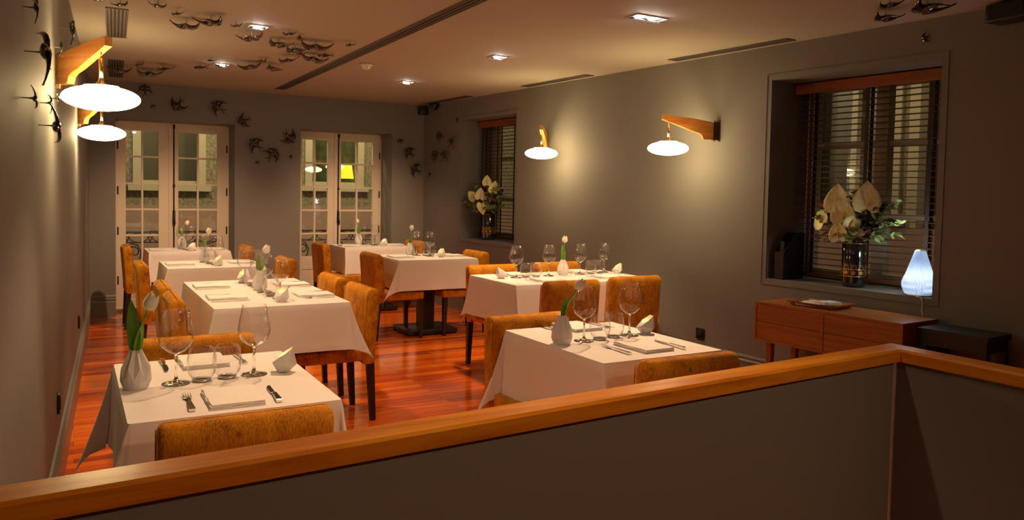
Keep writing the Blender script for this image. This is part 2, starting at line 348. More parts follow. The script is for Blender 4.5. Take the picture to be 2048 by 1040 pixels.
# ------------------------------------------------------------------ french doors
def french_door(idx, xa, xb, y, ztop):
    root = thing('door_%d' % idx); struct(root)
    mid = (xa+xb)/2; yy = y
    fr = MB().box(xa-.03, xa+.025, yy-.02, yy+.06, 0, ztop).box(xb-.02, xb+.03, yy-.02, yy+.06, 0, ztop).box(xa, xb, yy-.02, yy+.06, ztop-.03, ztop+.03).box(xa, xb, yy-.03, yy+.07, -.002, .03)
    fr.build('door_frame', MT['door'], root)
    rows = [.56, .848, 1.140, 1.430, 1.730, 2.020]
    for s, (a, b) in enumerate(((xa+.022, mid-.003), (mid+.003, xb-.018))):
        so = .075 if s == 0 else .105; si = .155 if s == 0 else .045
        if idx == 2: so = .085; si = .13 if s == 0 else .035
        if s == 0: ga, gb = a+so, b-si
        else: ga, gb = a+si, b-so
        mu = .020; gm = (ga+gb)/2
        lf = MB().box(a, ga, yy-.012, yy+.03, .03, ztop-.03).box(gb, b, yy-.012, yy+.03, .03, ztop-.03)
        lf.box(ga, gb, yy-.0118, yy+.0298, rows[-1], ztop-.03).box(ga, gb, yy-.0118, yy+.0298, .40, rows[0]).box(ga, gb, yy-.0118, yy+.0298, .03, .13)
        lf.box(ga, gb, yy-.002, yy+.02, .13, .40)
        lf.box(ga+.02, gb-.02, yy-.007, yy+.0, .155, .375)
        for z in rows[1:-1]: lf.box(ga, gb, yy-.0095, yy+.027, z-mu/2, z+mu/2)
        lf.box(gm-mu/2, gm+mu/2, yy-.010, yy+.0275, rows[0], rows[-1])
        leaf = lf.build('door_leaf', MT['door'], root)
        gl = MB()
        for i in range(5):
            for (p, q_) in ((ga, gm), (gm, gb)): gl.add([(p, yy+.01, rows[i]), (q_, yy+.01, rows[i]), (q_, yy+.01, rows[i+1]), (p, yy+.01, rows[i+1])], [(0, 1, 2, 3)])
        gl.build('glass', MT['pane'], leaf)
        hx = a-.004 if s == 0 else b+.002
        for z in (.35, .9, 1.35, 1.85): MB().lathe([(.0, z-.045), (.008, z-.045), (.008, z+.045), (0, z+.045)], 10, T=Matrix.Translation((hx, yy-.02, 0))).build('hinge', MT['black'], leaf)
    MB().box(mid-.055, mid-.012, yy-.024, yy-.0122, .035, ztop-.035).build('astragal', MT['door'], root)
    rod = MB().tube([(mid, yy-.03, .05), (mid, yy-.03, ztop-.04)], .007, 8).box(mid-.012, mid+.012, yy-.04, yy-.012, ztop-.08, ztop-.035).box(mid-.013, mid+.013, yy-.04, yy-.012, 1.40, 1.425)
    rod.box(mid-.013, mid+.013, yy-.04, yy-.012, .55, .575); rb = rod.build('espagnolette_rod', MT['iron'], root)
    hb = MB().box(mid-.014, mid+.014, yy-.042, yy-.014, .98, 1.13)
    hb.tube([(mid, yy-.05, 1.12), (mid-.004, yy-.065, 1.05), (mid, yy-.07, .99), (mid+.003, yy-.06, .955)], [.008, .011, .014, .006], 8)
    hb.build('handle', MT['iron'], rb, True)
french_door(1, .42, 1.60, 9.67, 2.14); french_door(2, 2.375, 3.50, 9.72, 2.14)

# wrought iron balconettes outside the doors
def balconette(label, xa, xb, y):
    o = MB(); n = 3; wd = (xb-xa)/n; t = .008
    o.box(xa, xb, y-.012, y+.012, .86, .885); o.box(xa, xb, y-.008, y+.008, .745, .757); o.box(xa, xb, y-.010, y+.010, .10, .115)
    for x in (xa+.01, xb-.01): o.box(x-.01, x+.01, y-.01, y+.01, 0, .885)
    for i in range(n*2):
        cx = xa+wd/2*(i+.5); r = wd/4
        o.tube([(cx+r*math.cos(a), y, .86-r*1.0+r*math.sin(a)*0+r*abs(math.cos(a))*.0-(r*.9)*math.sin(a)+r) for a in [PI*k/12 for k in range(13)]], t*.8, 6)
        o.tube([(cx+r*math.cos(a), y, .745-(r*.95)*math.sin(a)*-1-.0) for a in [PI*k/12 for k in range(13)]], t*.8, 6)
    for i in range(n):
        cx = xa+wd*(i+.5)
        for s in (-1, 1):
            pts = []
            for k in range(22):
                a = k/21*2.1*PI; r = .085*(1-k/21*.8); pts.append((cx+s*(.075-r*math.cos(a)*.85), y, .64+r*math.sin(a)*.9))
            o.tube(pts, t, 6)
            o.tube([(cx+s*.002, y, .40), (cx+s*.06, y, .47), (cx+s*.13, y, .56), (cx+s*.147, y, .64), (cx+s*.11, y, .72), (cx+s*.03, y, .745)], t, 6)
            o.tube([(cx+s*.002, y, .39), (cx+s*.05, y, .34), (cx+s*.10, y, .26), (cx+s*.05, y, .17), (cx, y, .115)], t, 6)
    b = o.build('balcony_railing', MT['iron']); tag(b, label, 'railing', 'wrought iron balcony railings')
balconette('black scrolled iron railing outside the french door nearest the side wall of swallows', .30, 1.75, 9.90)
balconette('black scrolled iron railing outside the french door nearest the window-wall corner', 2.25, 3.66, 9.95)

# ------------------------------------------------------------------ neighbouring buildings seen through the glass
def facade(name, label, T, length, wins, height=5.2, pl=1.1):
    root = thing(name, label, 'building')
    root.matrix_world = T
    mb = MB(); xs = sorted({0, length, *[q for w_ in wins for q in w_[:2]]}); zs = sorted({pl, height, *[q for w_ in wins for q in w_[2:4]]})
    for i in range(len(xs)-1):
        for j in range(len(zs)-1):
            cx = (xs[i]+xs[i+1])/2; cz = (zs[j]+zs[j+1])/2
            if any(w_[0] < cx < w_[1] and w_[2] < cz < w_[3] for w_ in wins): continue
            mb.box(xs[i], xs[i+1], 0, .25, zs[j], zs[j+1])
    mb.build('wall', MT['stucco'], root); MB().box(0, length, -.05, .25, -.05, pl).build('plinth', MT['plinth'], root)
    for (a, b, z0, z1, inner) in wins:
        f = MB(); fw = .075
        for q in ((a-.05, a+fw, z0-.02, z1+.05), (b-fw, b+.05, z0-.02, z1+.05)): f.box(q[0], q[1], -.03, .12, q[2], q[3])
        f.box(a, b, -.025, .11, z1-fw, z1+.05).box(a-.12, b+.12, -.09, .11, z0-.09, z0).box(a, b, .02, .11, z0, z0+fw)
        m_ = (a+b)/2; f.box(m_-.04, m_+.04, .03, .11, z0, z1)
        fo = f.build('window', MT['frame_out'], root)
        MB().box(a, b, .14, .15, z0, z1).build('pane', MT['roomglass'] if inner == 0 else MT['green_in'], fo)
    return root
facade('street_facade', 'rough grey stucco building across the lane, with pale framed windows', Matrix.Translation((-2.5, 13.5, 0)), 12,
       [(-.6+2.5+.0, .0+2.5-.0+.15, 1.4, 3.2, 0), (.87+2.5, 1.84+2.5, 1.42, 3.2, 0), (3.55+2.5, 4.50+2.5, 1.46, 3.2, 1), (6.2+2.5, 7.2+2.5, 1.46, 3.2, 0)])
facade('yard_facade', 'dim stucco building behind the blinds with cream sash windows', Matrix.Translation((8.2, 12.5, 0)) @ Matrix.Rotation(-PI/2+.02, 4, 'Z'), 14,
       [(1.2, 2.4, 1.2, 3.6, 0), (3.4, 4.6, .4, 3.6, 0), (5.6, 6.8, 1.2, 3.6, 0), (7.0, 8.2, .5, 3.6, 0), (8.6, 9.8, .5, 3.6, 0), (10.6, 11.8, .6, 3.6, 0)])
yl = thing('window_lamp', 'glowing yellow lampshade in the window across the lane', 'lamp', (4.26, 13.60, 1.5))
MB().lathe([(.13, .10), (.135, .11), (.10, .34), (.095, .34)], 24).build('lamp_shade', MT['yellow'], yl, True)
MB().lathe([(.05, -.03), (.05, -.01), (.012, .02), (.012, .2)], 12, True, True).build('lamp_base', MT['black'], yl, True)
tag(MB().box(-4, 12, 9.75, 14, -.3, -.06).build('street', MT['street']), None, None, kind='structure')
tag(MB().box(5.6, 12, -4, 9.7, -.3, -.06).build('courtyard_pavement', MT['street']), None, None, kind='structure')

# ------------------------------------------------------------------ windows and venetian blinds
def prbox(mb, y0, y1, o0, o1, z0, z1):
    vs = [PR(y, o, z) for z in (z0, z1) for y, o in ((y0, o0), (y1, o0), (y1, o1), (y0, o1))]
    return mb.add(vs, [(0, 1, 2, 3), (7, 6, 5, 4), (0, 4, 5, 1), (1, 5, 6, 2), (2, 6, 7, 3), (3, 7, 4, 0)])
def window(idx, W, mull):
    root = thing('window_%d' % idx); struct(root)
    y0, y1, z0, z1 = W; f = MB()
    prbox(f, y0, y0+.07, .44, .52, z0, z1); prbox(f, y1-.07, y1, .44, .52, z0, z1); prbox(f, y0, y1, .442, .518, z0, z0+.07); prbox(f, y0, y1, .442, .518, z1-.06, z1)
    for m in mull: prbox(f, m-.045, m+.045, .435, .515, z0, z1)
    for z in (z0+(z1-z0)*.33, z0+(z1-z0)*.68): prbox(f, y0, y1, .455, .505, z-.018, z+.018)
    recalc(f.build('window_frame', MT['frame_out'], root))
    g = MB().add([PR(y0, .48, z0), PR(y1, .48, z0), PR(y1, .48, z1), PR(y0, .48, z1)], [(0, 1, 2, 3)]); g.build('glass', MT['pane'], root)
window(1, W1, [7.83]); window(2, W2, [3.42])
def blind(W, off, label, tapes, lo):
    y0, y1, z0, z1 = W; y0 += .015; y1 -= .015
    root = thing('venetian_blind', label, 'blind', group='wooden venetian blinds'); 
    v = MB(); prbox(v, y0, y1, off-.045, off-.03, z1-.085, z1-.012); prbox(v, y0, y1, off-.03, off+.03, z1-.05, z1-.015); recalc(v.build('valance', MT['valance'], root))
    s = MB(); z = z1-.115
    while z > lo+.03:
        vs = []
        for o_, dz in ((-.025, -.0015), (0, .0025), (.025, -.0015)):
            vs += [PR(y0, off+o_, z+dz), PR(y1, off+o_, z+dz)]
        k = len(vs); vs += [(a, b, c+.003) for a, b, c in vs]
        s.add(vs, [(0, 1, 3, 2), (2, 3, 5, 4), (6, 8, 9, 7), (8, 10, 11, 9), (0, 2, 8, 6), (2, 4, 10, 8), (1, 7, 9, 3), (3, 9, 11, 5), (0, 6, 7, 1), (4, 5, 11, 10)])
        z -= .0415
    recalc(s.build('slats', MT['blind'], root))
    r = MB(); prbox(r, y0, y1, off-.026, off+.026, lo, lo+.022); recalc(r.build('bottom_rail', MT['blind'], root))
    for t in tapes:
        b = MB(); prbox(b, t-.013, t+.013, off-.030, off-.028, lo, z1-.05); prbox(b, t-.013, t+.013, off+.028, off+.030, lo, z1-.05)
        recalc(b.build('ladder_tape', MT['tape'], root))
    return root
blind(W1, .27, 'dark wooden slatted blind in the smaller window near the corner', [8.30, 7.97, 7.62, 7.34], .885)
blind(W2, .30, 'dark wooden slatted blind in the wide window above the sideboard', [3.86, 3.43, 3.00], .850)

# ------------------------------------------------------------------ ceiling fittings
def downlight(x, y, label, twin=False, tx=0, ty=0):
    r = thing('recessed_downlight', label, 'ceiling light', (x, y, CEIL), 0, 'recessed downlights')
    h = .055; wx = .11 if twin else h
    fr = MB()
    for (a, b, c, d) in ((-wx-.008, wx+.008, -h-.008, -h), (-wx-.008, wx+.008, h, h+.008), (-wx-.008, -wx, -h, h), (wx, wx+.008, -h, h)): fr.box(a, b, c, d, -.007, .0)
    fr.build('trim', MT['trimw'], r); MB().box(-wx, wx, -h, h, -.002, .0).build('painted_recess', MT['darkslot'], r)  # flat dark slab: the shade of a recess put into its colour
    for cx in ((-.052, .052) if twin else (0,)):
        T = Matrix.Translation((cx, 0, -.016)) @ Matrix.Rotation(.28, 4, 'X')
        MB().lathe([(.043, .0), (.046, -.004), (.036, -.006), (.034, .002)], 24, T=T).build('gimbal_ring', MT['trimw'], r, True)
        MB().lathe([(0, -.002), (.030, -.003), (.033, 0)], 24, T=T).build('lens', MT['dlens'], r, True)
    return r
for (x, y, lb, tw) in ((1.10, 5.50, 'lit square downlight above the four-seat table of the swallow-wall row', False), (1.16, 7.38, 'lit square downlight with small swallows right beside it', False),
                       (3.08, 3.82, 'lit twin-lamp downlight, the one closest to the wide window', True), (2.99, 5.58, 'lit downlight above the four-seat table by the window wall', False),
                       (2.93, 7.40, 'lit downlight near the smoke detector, furthest down the room', False), (1.10, 3.60, 'lit square downlight out of view above the front table', False),
                       (1.10, 1.74, 'lit square downlight out of view above the wooden rail', False)):
    downlight(x, y, lb, tw)
def grille(name, label, P0, P1, wd, n, mf, md, group=None):
    P0 = Vector(P0); P1 = Vector(P1); L = (P1-P0).length; a = math.atan2((P1-P0).y, (P1-P0).x)
    r = thing(name, label, 'air vent', (*P0, CEIL), a, group)
    f = MB(); t = .010; f.box(0, L, 0, t, -.006, 0).box(0, L, wd-t, wd, -.006, 0).box(0, t, t, wd-t, -.006, 0).box(L-t, L, t, wd-t, -.006, 0); f.build('frame', mf, r)
    MB().box(t, L-t, t, wd-t, -.0015, 0).build('backing', md, r)
    s = MB(); pitch_ = (wd-2*t)/n
    for i in range(n): yy = t+pitch_*(i+.5); s.box(t, L-t, yy-pitch_*(.22 if n == 3 else .30), yy+pitch_*(.22 if n == 3 else .30), -.005, -.0015)
    s.build('blades', mf, r); return r
grille('linear_slot_diffuser', 'long dark twin-slot air diffuser running down the middle of the ceiling', (2.055, 2.2), (2.055, 8.79), .11, 3, MT['greyslot'], MT['darkslot'])
for (ya, yb2, lb) in ((4.87, 3.76, 'flat ceiling vent above the wide window and outer wall lamp'), (6.93, 5.90, 'flat ceiling vent above the wall lamp between the windows'), (9.07, 8.01, 'flat ceiling vent in the corner above the smaller window')):
    grille('ceiling_vent', lb, (xr(ya)-.165, ya), (xr(yb2)-.165, yb2), .105, 5, MT['greyslot'], MT['greyslot'], 'ceiling vents on the window side')
for (ya, yb2, lb) in ((6.50, 5.45, 'slatted ceiling grille above the first swallow-wall lamp'), (8.88, 7.68, 'slatted ceiling grille near the back end of the swallow wall')):
    grille('ceiling_grille', lb, (xl(ya)+.19, ya), (xl(yb2)+.19, yb2), .13, 5, MT['greyslot'], MT['darkslot'], 'ceiling grilles on the swallow side')
sd = thing('smoke_detector', 'small white smoke detector on the ceiling beside the slot diffuser', 'smoke detector', (2.22, 6.55, CEIL))
MB().lathe([(.055, 0), (.055, -.022), (.048, -.026), (0, -.026)], 28, True).build('base', MT['trimw'], sd, True)
MB().lathe([(.036, -.026), (.036, -.040), (.028, -.046), (0, -.048)], 24).build('sensor_head', MT['trimw'], sd, True)
sp = thing('wall_speaker', 'small black box speaker high in the corner of the back wall', 'speaker', (3.895, 9.26, 2.40))
recalc(MB().box(-.05, .05, -.05, .05, -.02, .075).build('cabinet', MT['black'], sp, False, .008)); MB().box(-.012, .012, .045, .075, .01, .04).build('bracket', MT['black'], sp)
dm = thing('dome_camera', 'small black dome camera under the ceiling in the far corner', 'security camera', (3.93, 8.98, CEIL))
MB().lathe([(.062, 0), (.062, -.035), (.05, -.045)], 24, True).build('housing', MT['black'], dm, True)
MB().lathe([(.05, -.045), (.045, -.065), (.028, -.082), (0, -.088)], 24).build('dome', MT['vblack'], dm, True)
sp = thing('window_wall_speaker', 'large black box speaker under the ceiling past the wide window', 'speaker', (xr(2.42)-.085, 2.40, 2.39), -.08)
recalc(MB().box(-.07, .07, -.13, .10, 0, .10).build('cabinet', MT['black'], sp, False, .01)); MB().box(.06, .095, -.03, .03, .02, .07).build('bracket', MT['black'], sp)
MB().box(-.074, -.071, -.11, .08, .012, .088).build('grille_cloth', MT['darkslot'], sp)
# sockets and switches
so = thing('wall_socket', 'dark square power socket low on the window wall behind the front table', 'power socket', PR(4.60, -.006, .325), PI/2+.08)
recalc(MB().box(-.042, .042, -.006, .006, -.042, .042).build('plate', MT['black'], so, False, .003)); MB().lathe([(.024, 0), (.020, .004), (0, .004)], 20, T=Matrix.Translation((0, .006, 0)) @ Matrix.Rotation(-PI/2, 4, 'X')).build('socket_insert', MT['darkslot'], so)
for y, z, lb in ((6.42, .414, 'dark switch plate low on the swallow wall beside the four-seat table'), (4.12, .40, 'dark switch plate low on the swallow wall, the one closer to the rail')):
    r = thing('switch_plate', lb, 'switch', (xl(y)+.005, y, z), 0, 'dark plates low on the swallow wall')
    recalc(MB().box(-.006, .006, -.045, .045, -.045, .045).build('plate', MT['black'], r, False, .002)); MB().box(.006, .009, -.018, .018, -.03, .03).build('rocker', MT['black'], r)

# ------------------------------------------------------------------ swinging wall lamps
def wall_lamp(label, base, tip, z=1.785, L=None):
    """base: point on the wall face; tip: lamp centre in plan"""
    b = Vector(base); t = Vector(tip); d = t-b; a = math.atan2(d.y, d.x); L = d.length
    r = thing('swing_arm_wall_lamp', label, 'wall lamp', (b.x, b.y, z), a, 'swing-arm wall lamps')
    ex = L+.055; zt = .175
    pr = [(.035, .075), (.035, .205), (L*.5, zt+.062), (ex, zt+.062+.02), (ex, zt+.045), (.20, .135), (.155, .122), (.130, .105), (.118, .075)]
    pr = [(x, zz+.0) for x, zz in pr]
    pr[2] = (L*.5, .232); pr[3] = (ex, .262); pr[4] = (ex, .222)
    n = len(pr); mb = MB().rings([[(x, s*.017, zz) for x, zz in pr] for s in (-1, 1)])
    recalc(mb.build('arm', MT['teak'], r))
    br = MB().box(.0, .004, -.02, .02, .06, .22).box(.004, .045, -.022, -.019, .07, .21).box(.004, .045, .019, .022, .07, .21).tube([(.030, 0, .058), (.030, 0, .222)], .006, 8)
    br.build('wall_bracket', MT['brass'], r)
    MB().tube([(L, 0, .235), (L, 0, .175)], .003, 8).tube([(L, 0, .175), (L, 0, .085)], .009, 12).build('rod', MT['brass'], r, True)
    MB().lathe([(.006, .095), (.010, .085), (.014, .07), (.03, .058), (.034, .052)], 20, T=Matrix.Translation((L, 0, 0))).build('lamp_holder', MT['brass'], r, True)
    prof = [(.030, .053)]
    for k in range(1, 13): th = PI/2-k*PI/13; prof.append((.155*math.cos(th)**.9, .052*math.sin(th)))
    prof = [(.0, .053), (.07, .053), (.074, .047)]+[(.156*math.cos(th), .054*math.sin(th)) for th in [math.radians(x) for x in (58, 48, 38, 28, 18, 9, 0, -9, -18, -28, -38, -50, -62, -75, -90)]]
    MB().lathe(prof, 48, T=Matrix.Translation((L, 0, 0))).build('lamp_shade', MT['shade'], r, True)
    return r
wall_lamp('opal disc lamp on a teak arm, largest in view, among the wall swallows', (xl(4.17), 4.17), (.112, 3.86))
wall_lamp('opal disc lamp on a teak arm, further along the swallow wall', (xl(6.62), 6.62), (.185, 6.30), 1.775)
wall_lamp('opal disc lamp on a teak arm beside the wide window', (xr(4.485), 4.485), (4.0, 4.66), 1.775)
wall_lamp('opal disc lamp on a teak arm beside the smaller window', (xr(6.70), 6.70), (3.905, 6.37), 1.79)

# ------------------------------------------------------------------ ceramic swallows
def bird_mesh():
    """span 1 from wing tip to wing tip, head towards +Y, belly side away from the mount at +Z"""
    mb = MB()
    prof = [(-.34, .02, .0), (-.25, .05, .0), (-.12, .10, .01), (.02, .125, .015), (.14, .11, .01), (.21, .075, .005), (.26, .082, .01), (.31, .07, .012), (.345, .036, .01), (.39, .006, .0)]
    mb.rings([[(r*math.cos(2*PI*j/10), y, z+r*.8*math.sin(2*PI*j/10)) for j in range(10)] for y, r, z in prof])
    for s in (-1, 1):
        # lead edge, trail edge, height
        st = [(.04, .19, -.12, .03), (.14, .24, -.12, .05), (.25, .21, -.10, .04), (.35, .09, -.14, .01), (.44, -.09, -.24, -.04), (.50, -.30, -.34, -.10)]
        rr = []
        for x, le, te, z in st:
            th = .040*(1-x*1.5)+.008; m = (le+te)/2; iz = .07*(1-x*1.3)
            rr.append([(s*x, le, z+iz), (s*x, m, z+th), (s*x, te, z-iz), (s*x, m, z-th)])
        mb.rings(rr)
        tl = [(.02, -.28, -.34, .0), (.07, -.38, -.42, .02), (.13, -.50, -.525, .05)]
        mb.rings([[(s*x, a, z), (s*(x+.02), a-.01, z+.012), (s*(x-.012), b, z), (s*(x+.0), b+.01, z-.01)] for x, a, b, z in tl])
    return mb
BM = bird_mesh(); bo = BM.build('ceramic_swallow', MT['bird'], None, True); recalc(bo); BME = bo.data
bpy.data.objects.remove(bo)
st_ = MB().tube([(0, 0, 0), (0, 0, -.5), (0, 0, -1)], [.09, .04, .03], 8); so_ = st_.build('mount_stem', MT['stemw']); SME = so_.data; bpy.data.objects.remove(so_)
def bird(loc, size, spin, face, label, group, tilt=0.0, gap=.06):
    """face: outward normal of the surface it hangs from"""
    f = Vector(face).normalized()
    q = f.to_track_quat('Z', 'Y').to_matrix().to_4x4() @ Matrix.Rotation(spin, 4, 'Z') @ Matrix.Rotation(tilt, 4, 'Y')
    o = bpy.data.objects.new('ceramic_swallow', BME); COL.objects.link(o)
    o.matrix_world = Matrix.Translation(loc) @ q @ Matrix.Scale(size, 4)
    s = bpy.data.objects.new('mount_stem', SME); COL.objects.link(s); s.parent = o; s.matrix_parent_inverse = Matrix.Identity(4)
    ql = (Matrix.Rotation(-tilt, 4, 'Y')); k = (gap if size > .1 else gap*.6)/size
    s.matrix_basis = ql @ Matrix.Diagonal((1*min(1, .05/size), min(1, .05/size), k, 1))
    return tag(o, label, 'ceramic swallow', group)
G1 = 'swallows flying across the ceiling'
CB = [(.136, 5.095, .075, .5, 'small swallow at the near end of the first ceiling grille'), (.252, 5.177, .075, .3, 'small swallow just clear of the first ceiling grille'),
 (.445, 5.076, .08, .2, 'lone small swallow between the first grille and the pair of big swallows'), (.564, 5.249, .065, -.4, 'small swallow just ahead of the pair of big swallows'),
 (.654, 5.522, .17, .3, 'big swallow of a ceiling pair, the one closer to the swallow wall'), (.771, 5.295, .17, .6, 'big swallow of a ceiling pair, the one closer to the first downlight'),
 (.943, 5.396, .06, .2, 'lone small swallow between the big pair and the first downlight'), (.381, 8.022, .19, .1, 'big spread-winged swallow beside the second ceiling grille'),
 (.516, 7.639, .075, .4, 'small swallow beside the back cluster over the first french door'), (.625, 8.064, .22, -.2, 'biggest swallow of the back cluster over the first french door'),
 (.720, 7.661, .17, -.5, 'pale-bodied swallow next to the back cluster over the first french door'), (.982, 7.362, .14, -1.0, 'pale-bodied swallow on its own before the second downlight'),
 (1.017, 7.008, .065, -.6, 'tiny swallow just short of the second downlight'), (1.121, 7.26, .065, .2, 'tiny brightly lit swallow under the second downlight'),
 (1.093, 5.676, .17, .4, 'swallow with glossy highlights right behind the first downlight'), (1.301, 5.465, .075, .1, 'small swallow beyond the first downlight, first of two'),
 (1.306, 5.818, .17, -.3, 'swallow following the glossy one behind the first downlight'), (1.409, 5.584, .07, -.8, 'small swallow beyond the first downlight, second of two'),
 (1.562, 5.755, .22, .1, 'widest-winged swallow of the central ceiling flock'), (1.469, 5.997, .17, -.3, 'swallow in the middle of the central ceiling flock'),
 (1.530, 6.165, .09, -.2, 'small swallow tucked under the one in mid-flock'), (1.778, 5.624, .075, -.7, 'small swallow closest to the slot diffuser'),
 (1.695, 6.298, .21, .2, 'large swallow at the back of the central ceiling flock'), (1.725, 6.10, .14, -.9, 'thin-winged swallow between the flock and the slot diffuser'),
 (1.533, 6.505, .16, -.1, 'swallow flying alone behind the central ceiling flock'), (1.341, 7.027, .19, .2, 'large swallow leading the rear trio on the ceiling'),
 (1.385, 6.768, .09, .7, 'small swallow of the rear trio on the ceiling'), (1.527, 7.024, .15, -.7, 'straight-winged swallow of the rear trio on the ceiling'),
 (3.813, 2.690, .13, .5, 'swallow with a pale breast on the ceiling over the wide window'), (4.057, 2.887, .16, .3, 'swallow over the wide window, closest to the wall'),
 (4.024, 2.614, .22, .15, 'largest swallow on the ceiling over the wide window'), (4.133, 2.727, .07, 0, 'tiny swallow under the largest one over the wide window')]
for x, y, s, a, lb in CB: bird((x, y, 2.455 if s > .1 else 2.470), s*(1.08 if s > .1 else 1.3), a, (0, 0, -1), lb, G1, random.uniform(-.25, .25), .045)
G2 = 'swallows on the back wall'
BB = [(.681, 2.437, .15, 0, 'swallow high in the back wall corner above the first french door'), (.764, 2.263, .06, .5, 'tiny swallow above the first french door'),
 (1.003, 2.286, .19, 2.6, 'swallow diving above the first french door'), (1.416, 2.305, .19, 1.0, 'swallow climbing above the edge of the first french door'),
 (1.696, 2.162, .17, 2.0, 'topmost swallow between the two french doors'), (1.824, 1.908, .20, .9, 'steep-banked swallow beside the first french door'),
 (2.027, 1.808, .20, -.7, 'lowest big swallow between the two french doors'), (2.222, 1.997, .20, -2.4, 'swallow closest to the second french door'),
 (1.859, 1.704, .06, .3, 'tiny swallow lowest between the french doors'), (2.241, 1.782, .06, 1.2, 'tiny swallow beside the edge of the second french door'),
 (3.610, 2.039, .09, .4, 'small swallow just past the second french door'), (3.721, 1.899, .18, .9, 'middle swallow on the strip past the second french door'), (3.806, 1.687, .19, 1.1, 'lowest big swallow on the strip past the second french door')]
for x, z, s, a, lb in BB: bird((x, yb(x)-(.045 if s > .1 else .026), z), s, a, (0, -1, 0), lb, G2, 0, .043)
G3 = 'swallows on the window wall'
for y, z, s, a, lb in [(9.131, 1.625, .07, .4, 'tiny pale-breasted swallow low in the room corner'), (8.858, 2.090, .17, .3, 'upper swallow of four near the smaller window'),
   (8.570, 2.004, .18, -.6, 'swallow nearest to the edge of the smaller window'), (8.967, 1.860, .17, .8, 'swallow of four closest to the room corner'),
   (8.737, 1.847, .18, -.3, 'lower swallow of four near the smaller window'), (8.447, 2.266, .07, 1, 'tiny swallow at the top corner of the smaller window'), (2.898, 2.385, .07, 2, 'tiny swallow above the wide window')]:
    bird((xr(y)-(.045 if s > .1 else .026), y, z), s, a, (-RN.x, -RN.y, 0), lb, G3, 0, .043)
G4 = 'swallows on the side wall'
for y, z, s, a, lb in [(2.718, 1.926, .075, 1.2, 'topmost small swallow on the side wall before the first wall lamp'), (2.706, 1.796, .165, 1.35, 'largest swallow on the side wall, above the lamp glow'),
   (4.407, 2.165, .13, 1.0, 'swallow high behind the teak arm of the first wall lamp'), (3.935, 2.00, .075, .4, 'small swallow half hidden by the first teak lamp arm'),
   (2.656, 1.655, .07, 1.9, 'small two-pronged swallow lit by the first wall lamp'), (3.178, 1.612, .15, 1.9, 'large swallow with trailing tail below the first wall lamp'),
   (3.294, 1.70, .07, 1.5, 'small swallow just over the large one below the first lamp'), (3.719, 1.758, .06, 1.2, 'small swallow peeking out under the first lamp shade')]:
    bird((xl(y)+(.055 if s > .1 else .032), y, z), s, a, (1, -.04, 0), lb, G4, .1, .053)

# ------------------------------------------------------------------ chairs
def make_chair():
    r = thing('dining_chair', '-', 'chair')
    # backrest: runs from below the seat to the rounded top, leaning back slightly
    def bk(z): return -.03*max(0, (z-.42)/.4)
    rr = []
    zs = [.355, .37, .45, .55, .65, .74, .775, .797, .808, .812]
    for z in zs:
        y0, y1 = -.235+bk(z)+.0, -.150+bk(z)*.9
        c = {.797: .010, .808: .022, .812: .034, .355: .012}.get(z, 0)
        hw = .222-(.012 if z == .812 else .006 if z == .808 else .002 if z == .797 else 0)
        e = .014
        a0, a1 = y0+c, y1-c*.9
        rr.append([(-hw+e, a0, z), (hw-e, a0, z), (hw-e*.3, a0+e*.3, z), (hw, a0+e, z), (hw, a1-e, z), (hw-e*.3, a1-e*.3, z), (hw-e, a1, z), (0, a1+.008*(1 if c == 0 else .3), z), (-hw+e, a1, z), (-hw+e*.3, a1-e*.3, z), (-hw, a1-e, z), (-hw, a0+e, z), (-hw+e*.3, a0+e*.3, z)])
    b = recalc(MB().rings(rr).build('backrest', MT['velvet'], r)); auto(b, 50)
    # piping on both edges of the back
    for s in (-1, 1):
        MB().tube([(s*.2215, -.152+bk(z)*.9, z) for z in (.48, .55, .65, .75, .785)], .003, 6).build('piping', MT['velvet'], b, True)
    s = MB().box(-.218, .218, -.160, .245, .372, .455); so2 = s.build('seat', MT['velvet'], r, False, .018, 3)
    for v in so2.data.vertices:
        if v.co.z > .44: v.co.z += .016*max(0, 1-(v.co.x/.2)**2)*max(0, 1-((v.co.y-.05)/.2)**2)
    for sx in (-1, 1):
        for yy, dy in ((-.205, -.022), (.215, .006)):
            x = sx*.195; mb = MB(); t, q = .022, .0155
            mb.rings([[(x-t, yy-t, .372), (x+t, yy-t, .372), (x+t, yy+t, .372), (x-t, yy+t, .372)], [(x-q, yy+dy-q, 0), (x+q, yy+dy-q, 0), (x+q, yy+dy+q, 0), (x-q, yy+dy+q, 0)]])
            recalc(mb.build('leg', MT['wenge'], r))
    return r
CH = Proto(make_chair())
def chair(x, y, face, label):   # face 'N' looks +Y, 'S' -Y, 'E' +X, 'W' -X
    rz = {'N': 0, 'S': PI, 'E': -PI/2, 'W': PI/2}[face]+random.uniform(-.02, .02)
    CH.put((x, y, 0), rz, label, 'ochre upholstered dining chairs')
SW = 'swallow-wall'
chair(.405, 2.335, 'N', 'ochre chair closest to the wooden rail, at the front swallow-wall table')
chair(.425, 3.10, 'S', 'ochre chair on the far side of the front swallow-wall table')
chair(.70, 4.62, 'E', 'ochre chair, wall side of the swallow-wall four-seat table, nearer the rail')
chair(.70, 5.20, 'E', 'ochre chair, wall side of the swallow-wall four-seat table, further from the rail')
chair(1.37, 4.715, 'W', 'ochre chair, aisle side of the swallow-wall four-seat table, nearer the rail')
chair(1.37, 5.355, 'W', 'ochre chair, aisle side of the swallow-wall four-seat table, further from the rail')
chair(.68, 6.70, 'E', 'ochre chair, wall side of the third swallow-wall table')
chair(1.40, 6.84, 'W', 'ochre chair, aisle side of the third swallow-wall table')
chair(.68, 8.60, 'E', 'ochre chair in front of the first french door, wall side of the last table')
